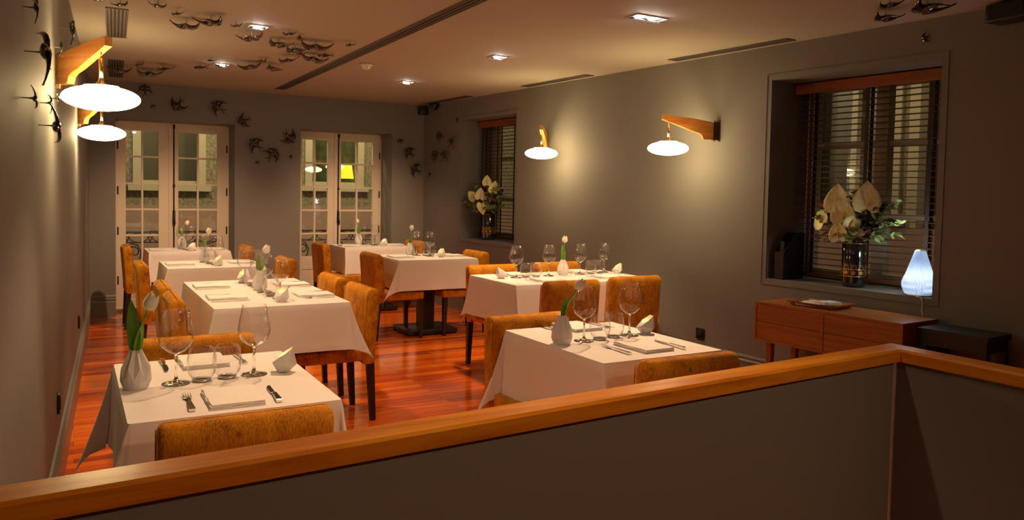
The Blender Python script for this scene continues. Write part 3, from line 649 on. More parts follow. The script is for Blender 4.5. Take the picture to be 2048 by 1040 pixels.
chair(1.36, 8.40, 'W', 'ochre chair against the pier, aisle side of the last swallow-wall table')
chair(2.62, 8.58, 'E', 'ochre chair in front of the second french door at the corner table')
chair(3.40, 8.78, 'W', 'ochre chair between the corner table and the room corner')
chair(2.69, 7.09, 'E', 'ochre chair, aisle side of the table with the exposed pedestal')
chair(3.38, 7.10, 'W', 'ochre chair, window side of the table with the exposed pedestal')
chair(3.02, 5.46, 'S', 'ochre chair, far aisle-end seat of the window-wall four-seat table')
chair(3.70, 5.52, 'S', 'ochre chair, far wall-end seat of the window-wall four-seat table')
chair(3.00, 4.68, 'N', 'ochre chair with its back to the rail, aisle end of the window-wall four-seat table')
chair(3.62, 4.76, 'N', 'ochre chair with its back to the rail, wall end of the window-wall four-seat table')
chair(1.96, 3.08, 'S', 'ochre chair on the far side of the front table beside the power socket')
chair(2.02, 2.41, 'N', 'ochre chair on the rail side of the front table beside the power socket')

# ------------------------------------------------------------------ tables and cloths
ZT = .75
def cloth_mesh(w_, d_, over, seed):
    rnd = random.Random(seed); a, b = w_/2, d_/2; rc = .012; K = 16; NS = 26; NC = 16
    per = []   # (base x, base y, outward angle, corner weight phi or None, side coordinate)
    corners = [(a-rc, -b+rc, -PI/2), (a-rc, b-rc, 0), (-a+rc, b-rc, PI/2), (-a+rc, -b+rc, PI)]
    seq = []
    for ci in range(4):
        cx, cy, a0 = corners[ci]
        for k in range(NC+1):
            ph = PI/2*k/NC; seq.append((cx, cy, a0+ph, ph, ci))
        nx = corners[(ci+1) % 4]; th = a0+PI/2
        for k in range(1, NS):
            t = k/NS; seq.append((cx+(nx[0]-cx)*t, cy+(nx[1]-cy)*t, th, None, (t, ci, math.hypot(nx[0]-cx, nx[1]-cy))))
    tw = [rnd.choice((-1, 1))*rnd.uniform(.45, 1) for _ in range(4)]; ph0 = [rnd.uniform(0, 6) for _ in range(8)]; amp = [rnd.uniform(.14, .24) for _ in range(4)]
    if seed == 18: amp[0] = .03; tw[0] = 0; amp[3] = .10
    rings = [[] for _ in range(K+2)]
    R = .010
    for (bx, by, an, ph, info) in seq:
        dx, dy = math.cos(an), math.sin(an)
        if ph is not None:
            ci = info; L = over/max(math.cos(ph), math.sin(ph)); c = math.sin(2*ph)**1.2; vl = math.exp(-((ph-.30)/.13)**2)+math.exp(-((PI/2-.30-ph)/.13)**2); fl = amp[ci]*c*1.25+.05-.085*vl
            side = math.sin(4*ph)*.05+tw[ci]*.26*c
        else:
            t, ci, ln = info; L = over; dist = min(t, 1-t)*ln; fl = .07*math.exp(-dist/.07)+.012; side = 0; c = 0
            u = t*ln; fl += .022*math.sin(u*13+ph0[ci])*min(1, dist/.1)+.012*math.sin(u*27+ph0[ci+4])*min(1, dist/.1)
        rings[0].append((bx+dx*(rc-.012), by+dy*(rc-.012), ZT+.004))
        rings[1].append((bx+dx*(rc-.002), by+dy*(rc-.002), ZT+.0037))
        for k in range(K):
            s = L*(k+1)/K; tt = (k+1)/K
            h = R*min(1, s/R) if s > 0 else 0
            o_ = rc+.003+s*fl*(.55+.45*tt); z = ZT-.0005-s*math.sqrt(max(.05, 1-(fl*.9)**2))
            if s > L-.038: o_ += .0016
            sx, sy = -dy, dx; sd_ = side*s
            rings[k+2].append((bx+dx*o_+sx*sd_, by+dy*o_+sy*sd_, z))
    mb = MB(); n = len(seq)
    mb.rings(rings, True, False, False); mb.f.append(tuple(range(n)))
    return mb
def table(name_lb, cx, cy, w_, d_, seed, over=.285, rz=0.0, along='x'):
    t = thing('restaurant_table', 'dark wood pedestal table under white linen, the '+name_lb, 'table', (cx, cy, 0), rz, 'pedestal dining tables')
    MB().box(-w_/2+.01, w_/2-.01, -d_/2+.01, d_/2-.01, ZT-.03, ZT-.0005).build('tabletop', MT['wenge'], t)
    n = 2 if max(w_, d_) > 1.1 else 1
    for k in range(n):
        ox, oy = 0, 0
        if n == 2:
            q = (k-.5)*2*(max(w_, d_)/2-.32); ox, oy = (q, 0) if w_ > d_ else (0, q)
        MB().box(ox-.055, ox+.055, oy-.10, oy+.10, .055, ZT-.031).build('pedestal_column', MT['wenge'], t)
        MB().box(ox-.20, ox+.20, oy-.045, oy+.045, ZT-.07, ZT-.031).build('top_brace', MT['wenge'], t)
        MB().box(ox-.26, ox+.26, oy-.22, oy+.22, .012, .055).build('pedestal_foot', MT['wenge'], t, False, .006)
        ft = MB()
        for sx in (-1, 1):
            for sy in (-1, 1): ft.lathe([(.014, 0), (.014, .013)], 8, True, True, T=Matrix.Translation((ox+sx*.24, oy+sy*.2, 0)))
        ft.build('foot_pads', MT['black'], t)
    c = cloth_mesh(w_+.006, d_+.006, over, seed).build('tablecloth', MT['linen'], None, True)
    recalc(c); auto(c, 60); c.location = (cx, cy, 0); c.rotation_euler = (0, 0, rz)
    tag(c, 'white linen cloth with hemmed edge on the '+name_lb, 'tablecloth', 'white tablecloths')
TN = {1: 'front swallow-wall table', 2: 'four-seat swallow-wall table', 3: 'third swallow-wall table', 4: 'last swallow-wall table', 5: 'corner table by the second french door',
      6: 'table with the exposed pedestal', 7: 'four-seat window-wall table', 8: 'front table beside the power socket'}
table(TN[1], .43, 2.76, .60, .815, 3); table(TN[2], 1.035, 5.06, .75, 1.33, 5, .27); table(TN[3], 1.03, 7.02, .75, .70, 8); table(TN[4], 1.03, 8.66, .76, .62, 9)
table(TN[5], 3.07, 8.80, .82, .62, 12, .29); table(TN[6], 3.08, 7.19, .82, .68, 15); table(TN[7], 3.37, 5.13, 1.27, .74, 18, .30); table(TN[8], 2.11, 2.83, .625, .79, 23, .30)

# ------------------------------------------------------------------ tableware prototypes
def mk_wineglass():
    r = thing('wine_glass', '-', 'wine glass')
    bowl = [(.0045, .098), (.010, .100), (.026, .108), (.044, .124), (.0535, .144), (.055, .160), (.052, .184), (.046, .212), (.0405, .246), (.0398, .2465), (.0395, .246)]
    MB().lathe(bowl, 36).build('bowl', MT['glass'], r, True)
    stem = [(0, .0005), (.043, .0005), (.0445, .002), (.043, .0035), (.024, .006), (.010, .010), (.0055, .018), (.0042, .035), (.0040, .07), (.0050, .090), (.008, .0985), (0, .1)]
    MB().lathe(stem, 32).build('stem_and_foot', MT['stem'], r, True)
    return r
def mk_tumbler():
    r = thing('stemless_tumbler', '-', 'tumbler')
    MB().lathe([(.024, .007), (.032, .010), (.043, .028), (.0475, .050), (.0465, .075), (.042, .098), (.0395, .112), (.0388, .1125), (.0385, .112)], 36).build('bowl', MT['glass'], r, True)
    MB().lathe([(0, .0005), (.020, .0005), (.027, .003), (.031, .0085), (.022, .0075), (0, .0065)], 30).build('base', MT['stem'], r, True)
    return r
def mk_vase():
    n = 16; lv = [(0, .037, .037), (.028, .047, .047), (.070, .0445, .033), (.118, .0215, .0135), (.126, .020, .014)]
    rr = []
    for i, (z, a, b) in enumerate(lv): rr.append([((a if j % 2 == 0 else b)*math.cos(2*PI*j/n), (a if j % 2 == 0 else b)*math.sin(2*PI*j/n), z) for j in range(n)])
    rr.append([(x*.8, y*.8, .124) for x, y, z in rr[-1]]); rr.append([(x*.8, y*.8, .09) for x, y, z in rr[-2]])
    mb = MB(); mb.rings(rr, True, True, True); o = mb.build('origami_vase', MT['ceramic']); 
    b = bmesh.new(); b.from_mesh(o.data); bmesh.ops.triangulate(b, faces=[f for f in b.faces if len(f.verts) == 4]); bmesh.ops.recalc_face_normals(b, faces=b.faces); b.to_mesh(o.data); b.free()
    return tag(o, '-', 'vase')
def mk_holder():
    r = thing('tealight_holder', '-', 'candle holder')
    # faceted gem body, opening tilted towards -X
    B = [(.022*math.cos(a), .022*math.sin(a), 0) for a in [2*PI*k/5+.3 for k in range(5)]]
    Mi = [(.047*math.cos(a), .047*math.sin(a), .034+.008*((k % 2)*2-1)) for k, a in enumerate([2*PI*k/5 for k in range(5)])]
    T_ = [(.030*math.cos(a)+.006, .030*math.sin(a), .070+.020*math.cos(a)) for a in [2*PI*k/5+.62 for k in range(5)]]
    mb = MB(); vs = B+Mi+T_; fs = [(4, 3, 2, 1, 0)]
    for k in range(5):
        j = (k+1) % 5
        fs += [(k, 5+j, 5+k), (k, j, 5+j), (5+k, 5+j, 10+k), (10+k, 5+j, 10+j)]
    c = Vector((0, 0, .038)); n0 = len(vs)
    inn = [tuple(c+(Vector(v)-c)*.86+Vector((0, 0, .002))) for v in vs]
    ti = [tuple(Vector(T_[k])*.90+Vector((.0006, 0, .0055))) for k in range(5)]
    vs2 = vs+inn[:10]+ti
    fs2 = list(fs)+[tuple(i+15 for i in reversed(f)) for f in fs]
    for k in range(5): j = (k+1) % 5; fs2.append((10+k, 10+j, 25+j, 25+k))
    mb.add(vs2, fs2); recalc(mb.build('faceted_shell', MT['ceramic'], r))
    MB().lathe([(0, .008), (.017, .008), (.018, .020), (.016, .020), (0, .019)], 16).build('tealight', MT['wax'], r, True)
    MB().lathe([(0, .020), (.0035, .024), (.003, .029), (0, .037)], 8).build('flame', MT['flame'], r, True)
    return r
def mk_fork():
    mb = MB()
    def sec(y, hw, z, t): return [(-hw, y, z), (hw, y, z), (hw, y, z+t), (-hw, y, z+t)]
    mb.rings([sec(-.10, .0085, 0, .007), sec(-.095, .0095, 0, .008), sec(-.02, .0055, .0015, .007), sec(.02, .0035, .004, .004), sec(.038, .005, .005, .003), sec(.046, .0125, .003, .0025), sec(.056, .013, .002, .002)])
    for k in range(4):
        x = -.0105+k*.007; mb.rings([[(x-.0016, .055, .002), (x+.0016, .055, .002), (x+.0016, .055, .004), (x-.0016, .055, .004)], [(x-.0012, .080, .0035), (x+.0012, .080, .0035), (x+.0012, .080, .005), (x-.0012, .080, .005)], [(x-.0006, .098, .007), (x+.0006, .098, .007), (x+.0006, .098, .008), (x-.0006, .098, .008)]])
    o = recalc(mb.build('fork', MT['chrome'])); return tag(o, '-', 'fork')
def mk_knife():
    r = thing('table_knife', '-', 'knife')
    def sec(y, a, b, z, t): return [(a, y, z), (b, y, z), (b, y, z+t), (a, y, z+t)]
    recalc(MB().rings([sec(-.105, -.007, .007, 0, .008), sec(-.10, -.009, .009, 0, .010), sec(-.01, -.006, .006, .001, .008), sec(.0, -.005, .005, .002, .006)]).build('handle', MT['chrome'], r))
    recalc(MB().rings([sec(-.001, -.004, .004, .003, .003), sec(.008, -.010, .005, .003, .002), sec(.07, -.011, .005, .002, .0015), sec(.095, -.007, .005, .002, .0012), sec(.108, .0, .004, .002, .001)]).build('blade', MT['chrome'], r))
    return r
def mk_napkin():
    mb = MB(); nx, ny = 10, 8; hx, hy = .080, .108
    for lyr, (ins, z0, z1) in enumerate(((0, 0, .0035), (.003, .0035, .007), (.001, .0072, .0105), (.004, .0105, .0145))):
        vs = []
        for zz in (z0, z1):
            for j in range(ny+1):
                for i in range(nx+1):
                    x = -hx+ins+(2*hx-2*ins)*i/nx; y = -hy+ins*.6+(2*hy-1.2*ins)*j/ny
                    wv = .0012*math.sin(x*60+lyr*2)*math.cos(y*45+lyr) if zz > 0 else 0
                    vs.append((x+.0015*math.sin(y*70+lyr*3), y, zz+wv*(1 if lyr else .3)))
        N = (nx+1)*(ny+1); fs = []
        for j in range(ny):
            for i in range(nx):
                a = j*(nx+1)+i; fs.append((a, a+nx+1, a+nx+2, a+1)); fs.append((N+a, N+a+1, N+a+nx+2, N+a+nx+1))
        for i in range(nx): a = i; fs.append((a, a+1, N+a+1, N+a)); a = ny*(nx+1)+i; fs.append((a, N+a, N+a+1, a+1))
        for j in range(ny): a = j*(nx+1); fs.append((a, N+a, N+a+nx+1, a+nx+1)); a = j*(nx+1)+nx; fs.append((a, a+nx+1, N+a+nx+1, N+a))
        mb.add(vs, fs)
    o = mb.build('folded_napkin', MT['napkin'], None, True); recalc(o); auto(o, 50); return tag(o, '-', 'napkin')
WG, TU, VA, HO, FO, KN, NA = [Proto(f()) for f in (mk_wineglass, mk_tumbler, mk_vase, mk_holder, mk_fork, mk_knife, mk_napkin)]
ZC = ZT+.0042
def tulip(loc, lean, h, leaves, label, tilt=.2):
    """lean: plan offset of the flower head from the vase; h: head height over the vase neck"""
    r = thing('tulip', label, 'flower', loc, 0, 'white tulips in the origami vases')
    lx, ly = lean
    top = Vector((lx, ly, h)); pts = [Vector((0, 0, -.10)), Vector((0, 0, -.02))]+[Vector((lx*(t**1.5), ly*(t**1.5), h*t)) for t in (.25, .5, .75, 1)]
    MB().tube(pts, .0032, 8).build('stem', MT['leafg'], r, True)
    ax = (top-pts[-2]).normalized(); q = ax.to_track_quat('Z', 'Y').to_matrix().to_4x4(); T = Matrix.Translation(top) @ q
    for k in range(6):
        a = k*PI/3+(.0 if k % 2 else .1); rr = 1.0 if k % 2 else .86; mb = MB(); rings = []
        for (s, wd, rad, z) in ((0, .10, .006, 0), (1, .55, .019, .008), (2, .62, .024, .020), (3, .55, .0225, .034), (4, .36, .019, .047), (5, .10, .017, .056)):
            row = []
            for j in range(5):
                th = a+(j-2)/2*wd; row.append((rad*rr*math.cos(th), rad*rr*math.sin(th), z))
            rings.append(row)
        mb.rings(rings, False, False, False, T); mb.build('petal', MT['petal'], r, True)
    for (az, ln, tp, bend) in leaves:
        mb = MB(); rr = []; n = 9
        for i in range(n):
            t = i/(n-1); out = .008+bend*t*t; z = -.03+ln*(t-.18*bend*10*t*t*t*.3); wd = tp*math.sin(PI*min(1, .12+t*.88))**.8
            c, s = math.cos(az), math.sin(az); row = []
            for j in (-1, -.5, 0, .5, 1):
                cup = -.30*wd*(1-j*j); row.append((c*(out+cup)-s*wd*j, s*(out+cup)+c*wd*j, z))
            rr.append(row)
        mb.rings(rr, False, False, False); mb.build('leaf', MT['leafg'], r, True)
    return r
def P2(u0, v0, ang, u, v):
    c, s = math.cos(ang), math.sin(ang); return (u0+c*u-s*v, v0+s*u+c*v)
def setting(x, y, face, who, sp=.125):
    """napkin with the fork on the guest's left and the knife on the right; face = direction the guest looks"""
    a = {'N': 0, 'S': PI, 'E': -PI/2, 'W': PI/2}[face]; rn = random.uniform
    p = P2(x, y, a, 0, 0); NA.put((p[0], p[1], ZC), a+rn(-.05, .05), 'folded white napkin '+who, 'folded napkins')
    p = P2(x, y, a, -sp, rn(-.006, .006)); FO.put((p[0], p[1], ZC+.001), a+rn(-.05, .05), 'steel fork '+who, 'forks')
    p = P2(x, y, a, sp, rn(-.006, .006)); KN.put((p[0], p[1], ZC+.001), a+rn(-.06, .06), 'steel knife '+who, 'knives')
def wine(x, y, lb): WG.put((x, y, ZC), random.uniform(0, 6), 'empty wine glass '+lb, 'empty wine glasses')
def tumb(x, y, lb): TU.put((x, y, ZC), random.uniform(0, 6), 'empty stemless tumbler '+lb, 'empty stemless tumblers')
def vase(x, y, rz, lb): VA.put((x, y, ZC), rz, 'white faceted vase on the '+lb, 'origami flower vases')
def holder(x, y, rz, lb): HO.put((x, y, ZC), rz, 'white faceted tealight holder '+lb, 'faceted tealight holders')
# 1 front, swallow wall
n_ = TN[1]
setting(.430, 2.50, 'N', 'on the rail side of the '+n_); setting(.420, 3.065, 'S', 'on the far side of the '+n_, .133)
vase(.176, 2.765, .2, n_); wine(.297, 2.772, 'beside the vase on the '+n_); tumb(.378, 2.778, 'nearer the vase on the '+n_); tumb(.462, 2.79, 'further from the vase on the '+n_); wine(.553, 2.800, 'next to the holder on the '+n_)
holder(.655, 2.80, -.2, 'on the '+n_)
tulip((.176, 2.765, ZC+.126), (.035, 0, ), .125, [(-2.2, .20, .024, .018), (-1.0, .12, .017, .03)], 'white tulip leaning over the vase of the '+n_)
# 8 front, power socket
n_ = TN[8]
setting(2.14, 2.615, 'N', 'on the rail side of the '+n_, .145); setting(2.15, 3.14, 'S', 'on the far side of the '+n_, .145)
vase(1.860, 2.83, .5, n_); wine(1.988, 2.845, 'beside the vase on the '+n_); tumb(2.075, 2.845, 'nearer the vase on the '+n_); tumb(2.168, 2.865, 'further from the vase on the '+n_); wine(2.266, 2.875, 'next to the holder on the '+n_)
holder(2.372, 2.885, -.2, 'on the '+n_)
tulip((1.86, 2.83, ZC+.126), (.065, -.01), .11, [(-.8, .15, .017, .065), (-1.6, .12, .015, .02)], 'white tulip leaning sideways on the '+n_)
# 2 four-seat swallow wall
n_ = TN[2]
setting(.79, 4.79, 'E', 'on the wall side, rail end, of the '+n_); setting(.79, 5.39, 'E', 'on the wall side, far end, of the '+n_)
setting(1.29, 4.75, 'W', 'on the aisle side, rail end, of the '+n_); setting(1.29, 5.31, 'W', 'on the aisle side, far end, of the '+n_)
holder(1.05, 4.545, .6, 'nearer the rail on the '+n_); holder(1.035, 5.62, .9, 'further from the rail on the '+n_)
wine(1.075, 4.69, 'nearest the rail on the '+n_); tumb(1.045, 4.79, 'nearest the rail on the '+n_); tumb(1.06, 4.895, 'second from the rail on the '+n_); wine(1.05, 5.00, 'second from the rail on the '+n_)
vase(1.045, 5.125, .1, n_); wine(1.065, 5.26, 'third from the rail on the '+n_); tumb(1.04, 5.345, 'third from the rail on the '+n_); tumb(1.05, 5.43, 'furthest from the rail on the '+n_); wine(1.03, 5.53, 'furthest from the rail on the '+n_)
tulip((1.045, 5.125, ZC+.126), (.03, 0), .11, [(-2.3, .13, .018, .03), (-.9, .12, .016, .05)], 'white tulip upright in the vase of the '+n_)
# 3, 4 swallow wall
for t_, cx, cy, ln in ((3, 1.03, 7.02, (.025, 0)), (4, 1.03, 8.66, (.04, 0))):
    n_ = TN[t_]; setting(cx-.25, cy, 'E', 'on the wall side of the '+n_); setting(cx+.25, cy, 'W', 'on the aisle side of the '+n_)
    holder(cx+.02, cy-.21, .5, 'on the '+n_); wine(cx+.03, cy-.10, 'next to the holder on the '+n_); tumb(cx-.015, cy-.02, 'nearer the holder on the '+n_); tumb(cx+.0, cy+.07, 'nearer the vase on the '+n_)
    wine(cx-.03, cy+.15, 'next to the vase on the '+n_); vase(cx-.02, cy+.245, .3*t_, n_)
    tulip((cx-.02, cy+.245, ZC+.126), ln, .115, [(-1.9, .13, .017, .02)], 'white tulip in the vase of the '+n_)
# 5, 6
for t_, cx, cy, ln in ((5, 3.07, 8.80, (-.015, 0)), (6, 3.08, 7.19, (.012, 0))):
    n_ = TN[t_]; setting(cx-.27, cy-.02, 'E', 'on the aisle side of the '+n_); setting(cx+.28, cy, 'W', 'on the window side of the '+n_)
    holder(cx+.11, cy-.12, .7, 'on the '+n_); wine(cx+.05, cy+.02, 'next to the holder on the '+n_); tumb(cx+.04, cy+.11, 'nearer the holder on the '+n_); tumb(cx+.13, cy+.16, 'further from the holder on the '+n_)
    wine(cx-.035, cy+.16, 'next to the vase on the '+n_); vase(cx-.07, cy+.25, .3*t_, n_)
    tulip((cx-.07, cy+.25, ZC+.126), ln, .125, [(-.9, .14, .014, .05), (-2.0, .12, .014, .015)], 'white tulip in the vase of the '+n_)
# 7 four-seat window wall
n_ = TN[7]
setting(3.09, 4.945, 'N', 'on the rail side, aisle end, of the '+n_, .12); setting(3.68, 4.98, 'N', 'on the rail side, wall end, of the '+n_, .12)
setting(3.07, 5.37, 'S', 'on the far side, aisle end, of the '+n_); setting(3.70, 5.40, 'S', 'on the far side, wall end, of the '+n_)
holder(2.85, 5.19, 2.6, 'at the aisle end of the '+n_); wine(2.985, 5.20, 'nearest the aisle on the '+n_); tumb(3.065, 5.19, 'nearest the aisle on the '+n_); tumb(3.165, 5.20, 'second from the aisle on the '+n_)
wine(3.30, 5.23, 'second from the aisle on the '+n_); vase(3.44, 5.24, .4, n_); wine(3.615, 5.25, 'third from the aisle on the '+n_); tumb(3.715, 5.24, 'third from the aisle on the '+n_)
tumb(3.82, 5.26, 'closest to the wall on the '+n_); wine(3.91, 5.33, 'closest to the wall on the '+n_); holder(3.955, 5.20, -.2, 'at the wall end of the '+n_)
tulip((3.44, 5.24, ZC+.126), (.01, 0), .135, [(-2.4, .16, .015, .035), (-1.2, .11, .013, .01)], 'white tulip upright on the '+n_)

# ------------------------------------------------------------------ sideboard, tray, console
def wallframe(y, off, z): return Matrix.Translation(PR(y, off, z)) @ Matrix.Rotation(.0822, 4, 'Z')
SB = thing('sideboard', 'low reddish wood sideboard with four drawers on legs under the wide window', 'sideboard'); SB.matrix_world = wallframe(3.76, -.032, 0)
# local: x towards the room is negative, y runs from 0 (far end) to -L
Ls, Ds, zb, zt = 1.02, .385, .455, .714; th = .016
bd = MB().box(-Ds, 0, -Ls, 0, zt-th, zt).box(-Ds, 0, -Ls, 0, zb, zb+th).box(-Ds, 0, -th, 0, zb+th, zt-th).box(-Ds, 0, -Ls, -Ls+th, zb+th, zt-th).box(-Ds, 0, -Ls/2-th/2, -Ls/2+th/2, zb+th, zt-th).box(-.012, 0, -Ls+th, -th, zb+th, zt-th)
bd.build('carcass', MT['side'], SB)
for (ya, yb3) in ((-Ls/2+th/2+.002, -th-.002), (-Ls+th+.002, -Ls/2-th/2-.002)):
    zm = (zb+zt)/2
    for (za, zb4) in ((zb+th+.002, zm-.0015), (zm+.0015, zt-th-.002)): MB().box(-Ds+.004, -Ds+.022, ya, yb3, za, zb4).build('drawer', MT['side'], SB)
for sy in (-.09, -Ls+.09):
    for sx in (-.06, -Ds+.06):
        MB().rings([[(sx-.02, sy-.02, zb), (sx+.02, sy-.02, zb), (sx+.02, sy+.02, zb), (sx-.02, sy+.02, zb)], [(sx-.012, sy-.012, 0), (sx+.012, sy-.012, 0), (sx+.012, sy+.012, 0), (sx-.012, sy+.012, 0)]]).build('leg', MT['side'], SB)
TR = thing('serving_tray', 'shallow wooden tray on top of the sideboard', 'tray'); TR.matrix_world = wallframe(3.40, -.22, zt) @ Matrix.Rotation(.05, 4, 'Z')
tm = MB(); oo = [(.125, .17, .028), (.095, .14, .0), (.090, .135, .006), (.118, .163, .028)]
tm.rings([[(-a, -b, z), (a, -b, z), (a, b, z), (-a, b, z)] for a, b, z in oo], True, False, False); tm.f += [(4, 7, 6, 5), (8, 9, 10, 11)]; 
tm.f += [(0, 1, 13, 12), (1, 2, 14, 13), (2, 3, 15, 14), (3, 0, 12, 15)]
recalc(tm.build('tray_body', MT['side'], TR))
nb = thing('folded_cloth', 'white folded cloth lying in the wooden tray', 'cloth'); nb.matrix_world = TR.matrix_world @ Matrix.Translation((0, .01, .0065))
cm = MB()
for k, (ox, oy, rz_, sc_, zz) in enumerate(((0, .03, .1, 1.0, 0), (.005, -.055, -.25, .62, .0145))):
    T = Matrix.Translation((ox, oy, zz)) @ Matrix.Rotation(PI/2+rz_, 4, 'Z') @ Matrix.Diagonal((sc_, 1.0*sc_, 1.1, 1)); me = NA.root.data
    cm.add([v.co for v in me.vertices], [tuple(p.vertices) for p in me.polygons], T)
cm.build('fabric', MT['napkin'], nb, True)
CO = thing('console_table', 'black wooden console table beside the sideboard', 'table'); CO.matrix_world = wallframe(2.725, -.032, 0)
k_ = MB().box(-.27, 0, -.38, 0, .66, .69); k_.build('top', MT['black'], CO); MB().box(-.26, -.01, -.37, -.01, .595, .66).build('apron', MT['black'], CO)
for sx in (-.24, -.03):
    for sy in (-.03, -.35): MB().box(sx-.022, sx+.022, sy-.022, sy+.022, 0, .595).build('leg', MT['black'], CO)

# ------------------------------------------------------------------ window sill objects
# pleated lamp
PL = thing('pleated_table_lamp', 'small glowing white pleated lamp on the end of the wide window sill', 'table lamp', PR(2.925, .075, W2[2]))
n = 36; rr = []
for i in range(15):
    t = i/14; z = .012+.268*t
    R_ = .030+.062*math.sin(PI*min(1, .30+.70*t*.98))**.85 if t > .0 else .082
    R_ = (.072+.020*math.sin(PI*t/.45) if t < .45 else .092*0+(.072+(.026-.072)*((t-.45)/.55)**1.05))
    am = .0085*(1-.55*t)
    row = []
    for j in range(n*2):
        ph = (i % 2)*2 if t < .5 else 0
        row.append(((R_+am*(1 if (j+0) % 2 == 0 else -1))*math.cos(PI*(j+ph*.5)/n), (R_+am*(1 if (j+0) % 2 == 0 else -1))*math.sin(PI*(j+ph*.5)/n), z))
    rr.append(row)
def pleat_mat():
    q = Nt('pleated_paper_shade'); d = q.n('ShaderNodeBsdfDiffuse'); d.inputs[0].default_value = (.75, .80, .85, 1)
    t = q.n('ShaderNodeBsdfTranslucent'); t.inputs[0].default_value = (.72, .84, 1, 1); m = q.n('ShaderNodeMixShader'); m.inputs[0].default_value = .6
    q.l(d.outputs[0], m.inputs[1]); q.l(t.outputs[0], m.inputs[2]); q.l(m.outputs[0], q.out.inputs[0]); return q.m
PM = pleat_mat()
MB().rings(rr, True, False, False).build('lamp_shade', PM, PL, False)
MB().lathe([(0, .0), (.074, 0), (.078, .006), (.074, .012), (0, .012)], 32).build('base', MT['brass'], PL, True)
MB().lathe([(0, .05), (.012, .054), (.016, .075), (.022, .10), (.022, .125), (.014, .145), (0, .150)], 16).build('bulb', emis('lit_bulb_glass', (.95, .97, 1), 10), PL, True)
MB().lathe([(.024, .279), (.027, .283), (.020, .285)], 20).build('top_ring', MT['brass'], PL, True)
p0 = Vector(PL.location)
cp = [Vector(PR(2.90, .0, W2[2]+.004)), Vector(PR(2.86, -.012, W2[2]+.002)), Vector(PR(2.848, -.020, .79)), Vector(PR(2.850, -.022, .75)), Vector(PR(2.838, -.026, .71)), Vector(PR(2.80, -.018, .60)), Vector(PR(2.80, -.012, .40)), Vector(PR(2.80, -.028, .24))]
MB().tube([tuple(v-p0) for v in cp], .0035, 8).build('cord', MT['cord'], PL, True)
lp = bpy.data.lights.new('pleated_lamp_glow', 'POINT'); lp.energy = 1.2; lp.color = (.95, .97, .9); lp.shadow_soft_size = .05
lo = bpy.data.objects.new('pleated_lamp_glow', lp); COL.objects.link(lo); lo.location = p0+Vector((-.02, .04, .33))
# magazine files
for k, (y, lb) in enumerate(((3.955, 'dark card magazine file standing on the wide window sill against its side'), )):
    r = thing('magazine_file', lb, 'file box'); r.matrix_world = wallframe(y, .035, W2[2])
    t = .003; wd, dp, h1, h2 = .075, .235, .335, .20
    mb = MB()
    for yy in (-wd, 0):
        mb.add([(0, yy, 0), (dp, yy, 0), (dp, yy, h1), (.13, yy, h1), (.0, yy, h2), (0, yy+t, 0), (dp, yy+t, 0), (dp, yy+t, h1), (.13, yy+t, h1), (.0, yy+t, h2)],
               [(0, 1, 2, 3, 4), (9, 8, 7, 6, 5), (0, 5, 6, 1), (1, 6, 7, 2), (2, 7, 8, 3), (3, 8, 9, 4), (4, 9, 5, 0)])
    mb.box(0, t, -wd, t, 0, h2).box(dp-t, dp, -wd, t, 0, h1).box(0, dp, -wd, t, 0, t)
    recalc(mb.build('card_box', MT['purple'], r)); 
    dv = thing('menu_folder', 'dark menu folders standing inside the magazine file on the sill', 'folder'); dv.matrix_world = wallframe(y-.036, .06, W2[2]+.004)
    recalc(MB().box(.0, .16, -.02, .02, 0, .27).build('cover', MT['black'], dv, False, .003)); MB().box(.004, .158, -.015, .015, .004, .272).build('pages', MT['purple'], dv)
# vases with bouquets
def big_vase(y, off, z, label):
    r = thing('flower_vase', label, 'vase', PR(y, off, z), 0, 'black and gold flower vases')
    prof = [(.0, .001), (.068, .001), (.074, .006), (.076, .03), (.077, .15), (.078, .296), (.074, .300), (.070, .296), (.069, .02), (0, .018)]
    MB().lathe(prof, 40).build('vase_body', MT['vblack'], r, True)
    def band(z0, z1, rad): return MB().lathe([(rad, z0), (rad+.0012, z0+.001), (rad+.0012, z1-.001), (rad, z1)], 40)
    for z0, z1 in ((.072, .077), (.118, .123), (.292, .297)): band(z0, z1, .0775).build('gold_band', MT['gold'], r, True)
    o = MB()
    for k in range(10):
        a = 2*PI*k/10; T = Matrix.Rotation(a, 4, 'Z') @ Matrix.Translation((.0785, 0, .098)) @ Matrix.Rotation(PI/2, 4, 'Y')
        o.lathe([(0, .002), (.013, .001), (.014, -.002)], 12, T=T)
        for d in (-1, 1): 
            o.box(.0775, .0795, d*.019-.001, d*.019+.001, .080, .116, T=Matrix.Rotation(a, 4, 'Z'))
        q = Matrix.Rotation(a, 4, 'Z')
        o.box(.0775, .0795, -.016, -.013, .128, .150, T=q).box(.0775, .0795, .013, .016, .128, .150, T=q).box(.0775, .0795, -.016, .016, .148, .151, T=q).box(.0775, .0795, -.024, -.013, .126, .129, T=q).box(.0775, .0795, .013, .024, .126, .129, T=q)
        o.box(.0775, .0795, -.006, -.003, .131, .143, T=q).box(.0775, .0795, -.006, .006, .140, .143, T=q)
    recalc(o.build('gold_frieze', MT['gold'], r))
    return r
def frame_at(p, d, roll_=0.0):
    return Matrix.Translation(p) @ Vector(d).normalized().to_track_quat('Y', 'Z').to_matrix().to_4x4() @ Matrix.Rotation(roll_, 4, 'Y')
def curve_pts(a, b, sag, n=8):
    a = Vector(a); b = Vector(b); out = []
    for i in range(n+1):
        t = i/n; p = a.lerp(b, t); p.z += sag*4*t*(1-t); out.append(p)
    return out
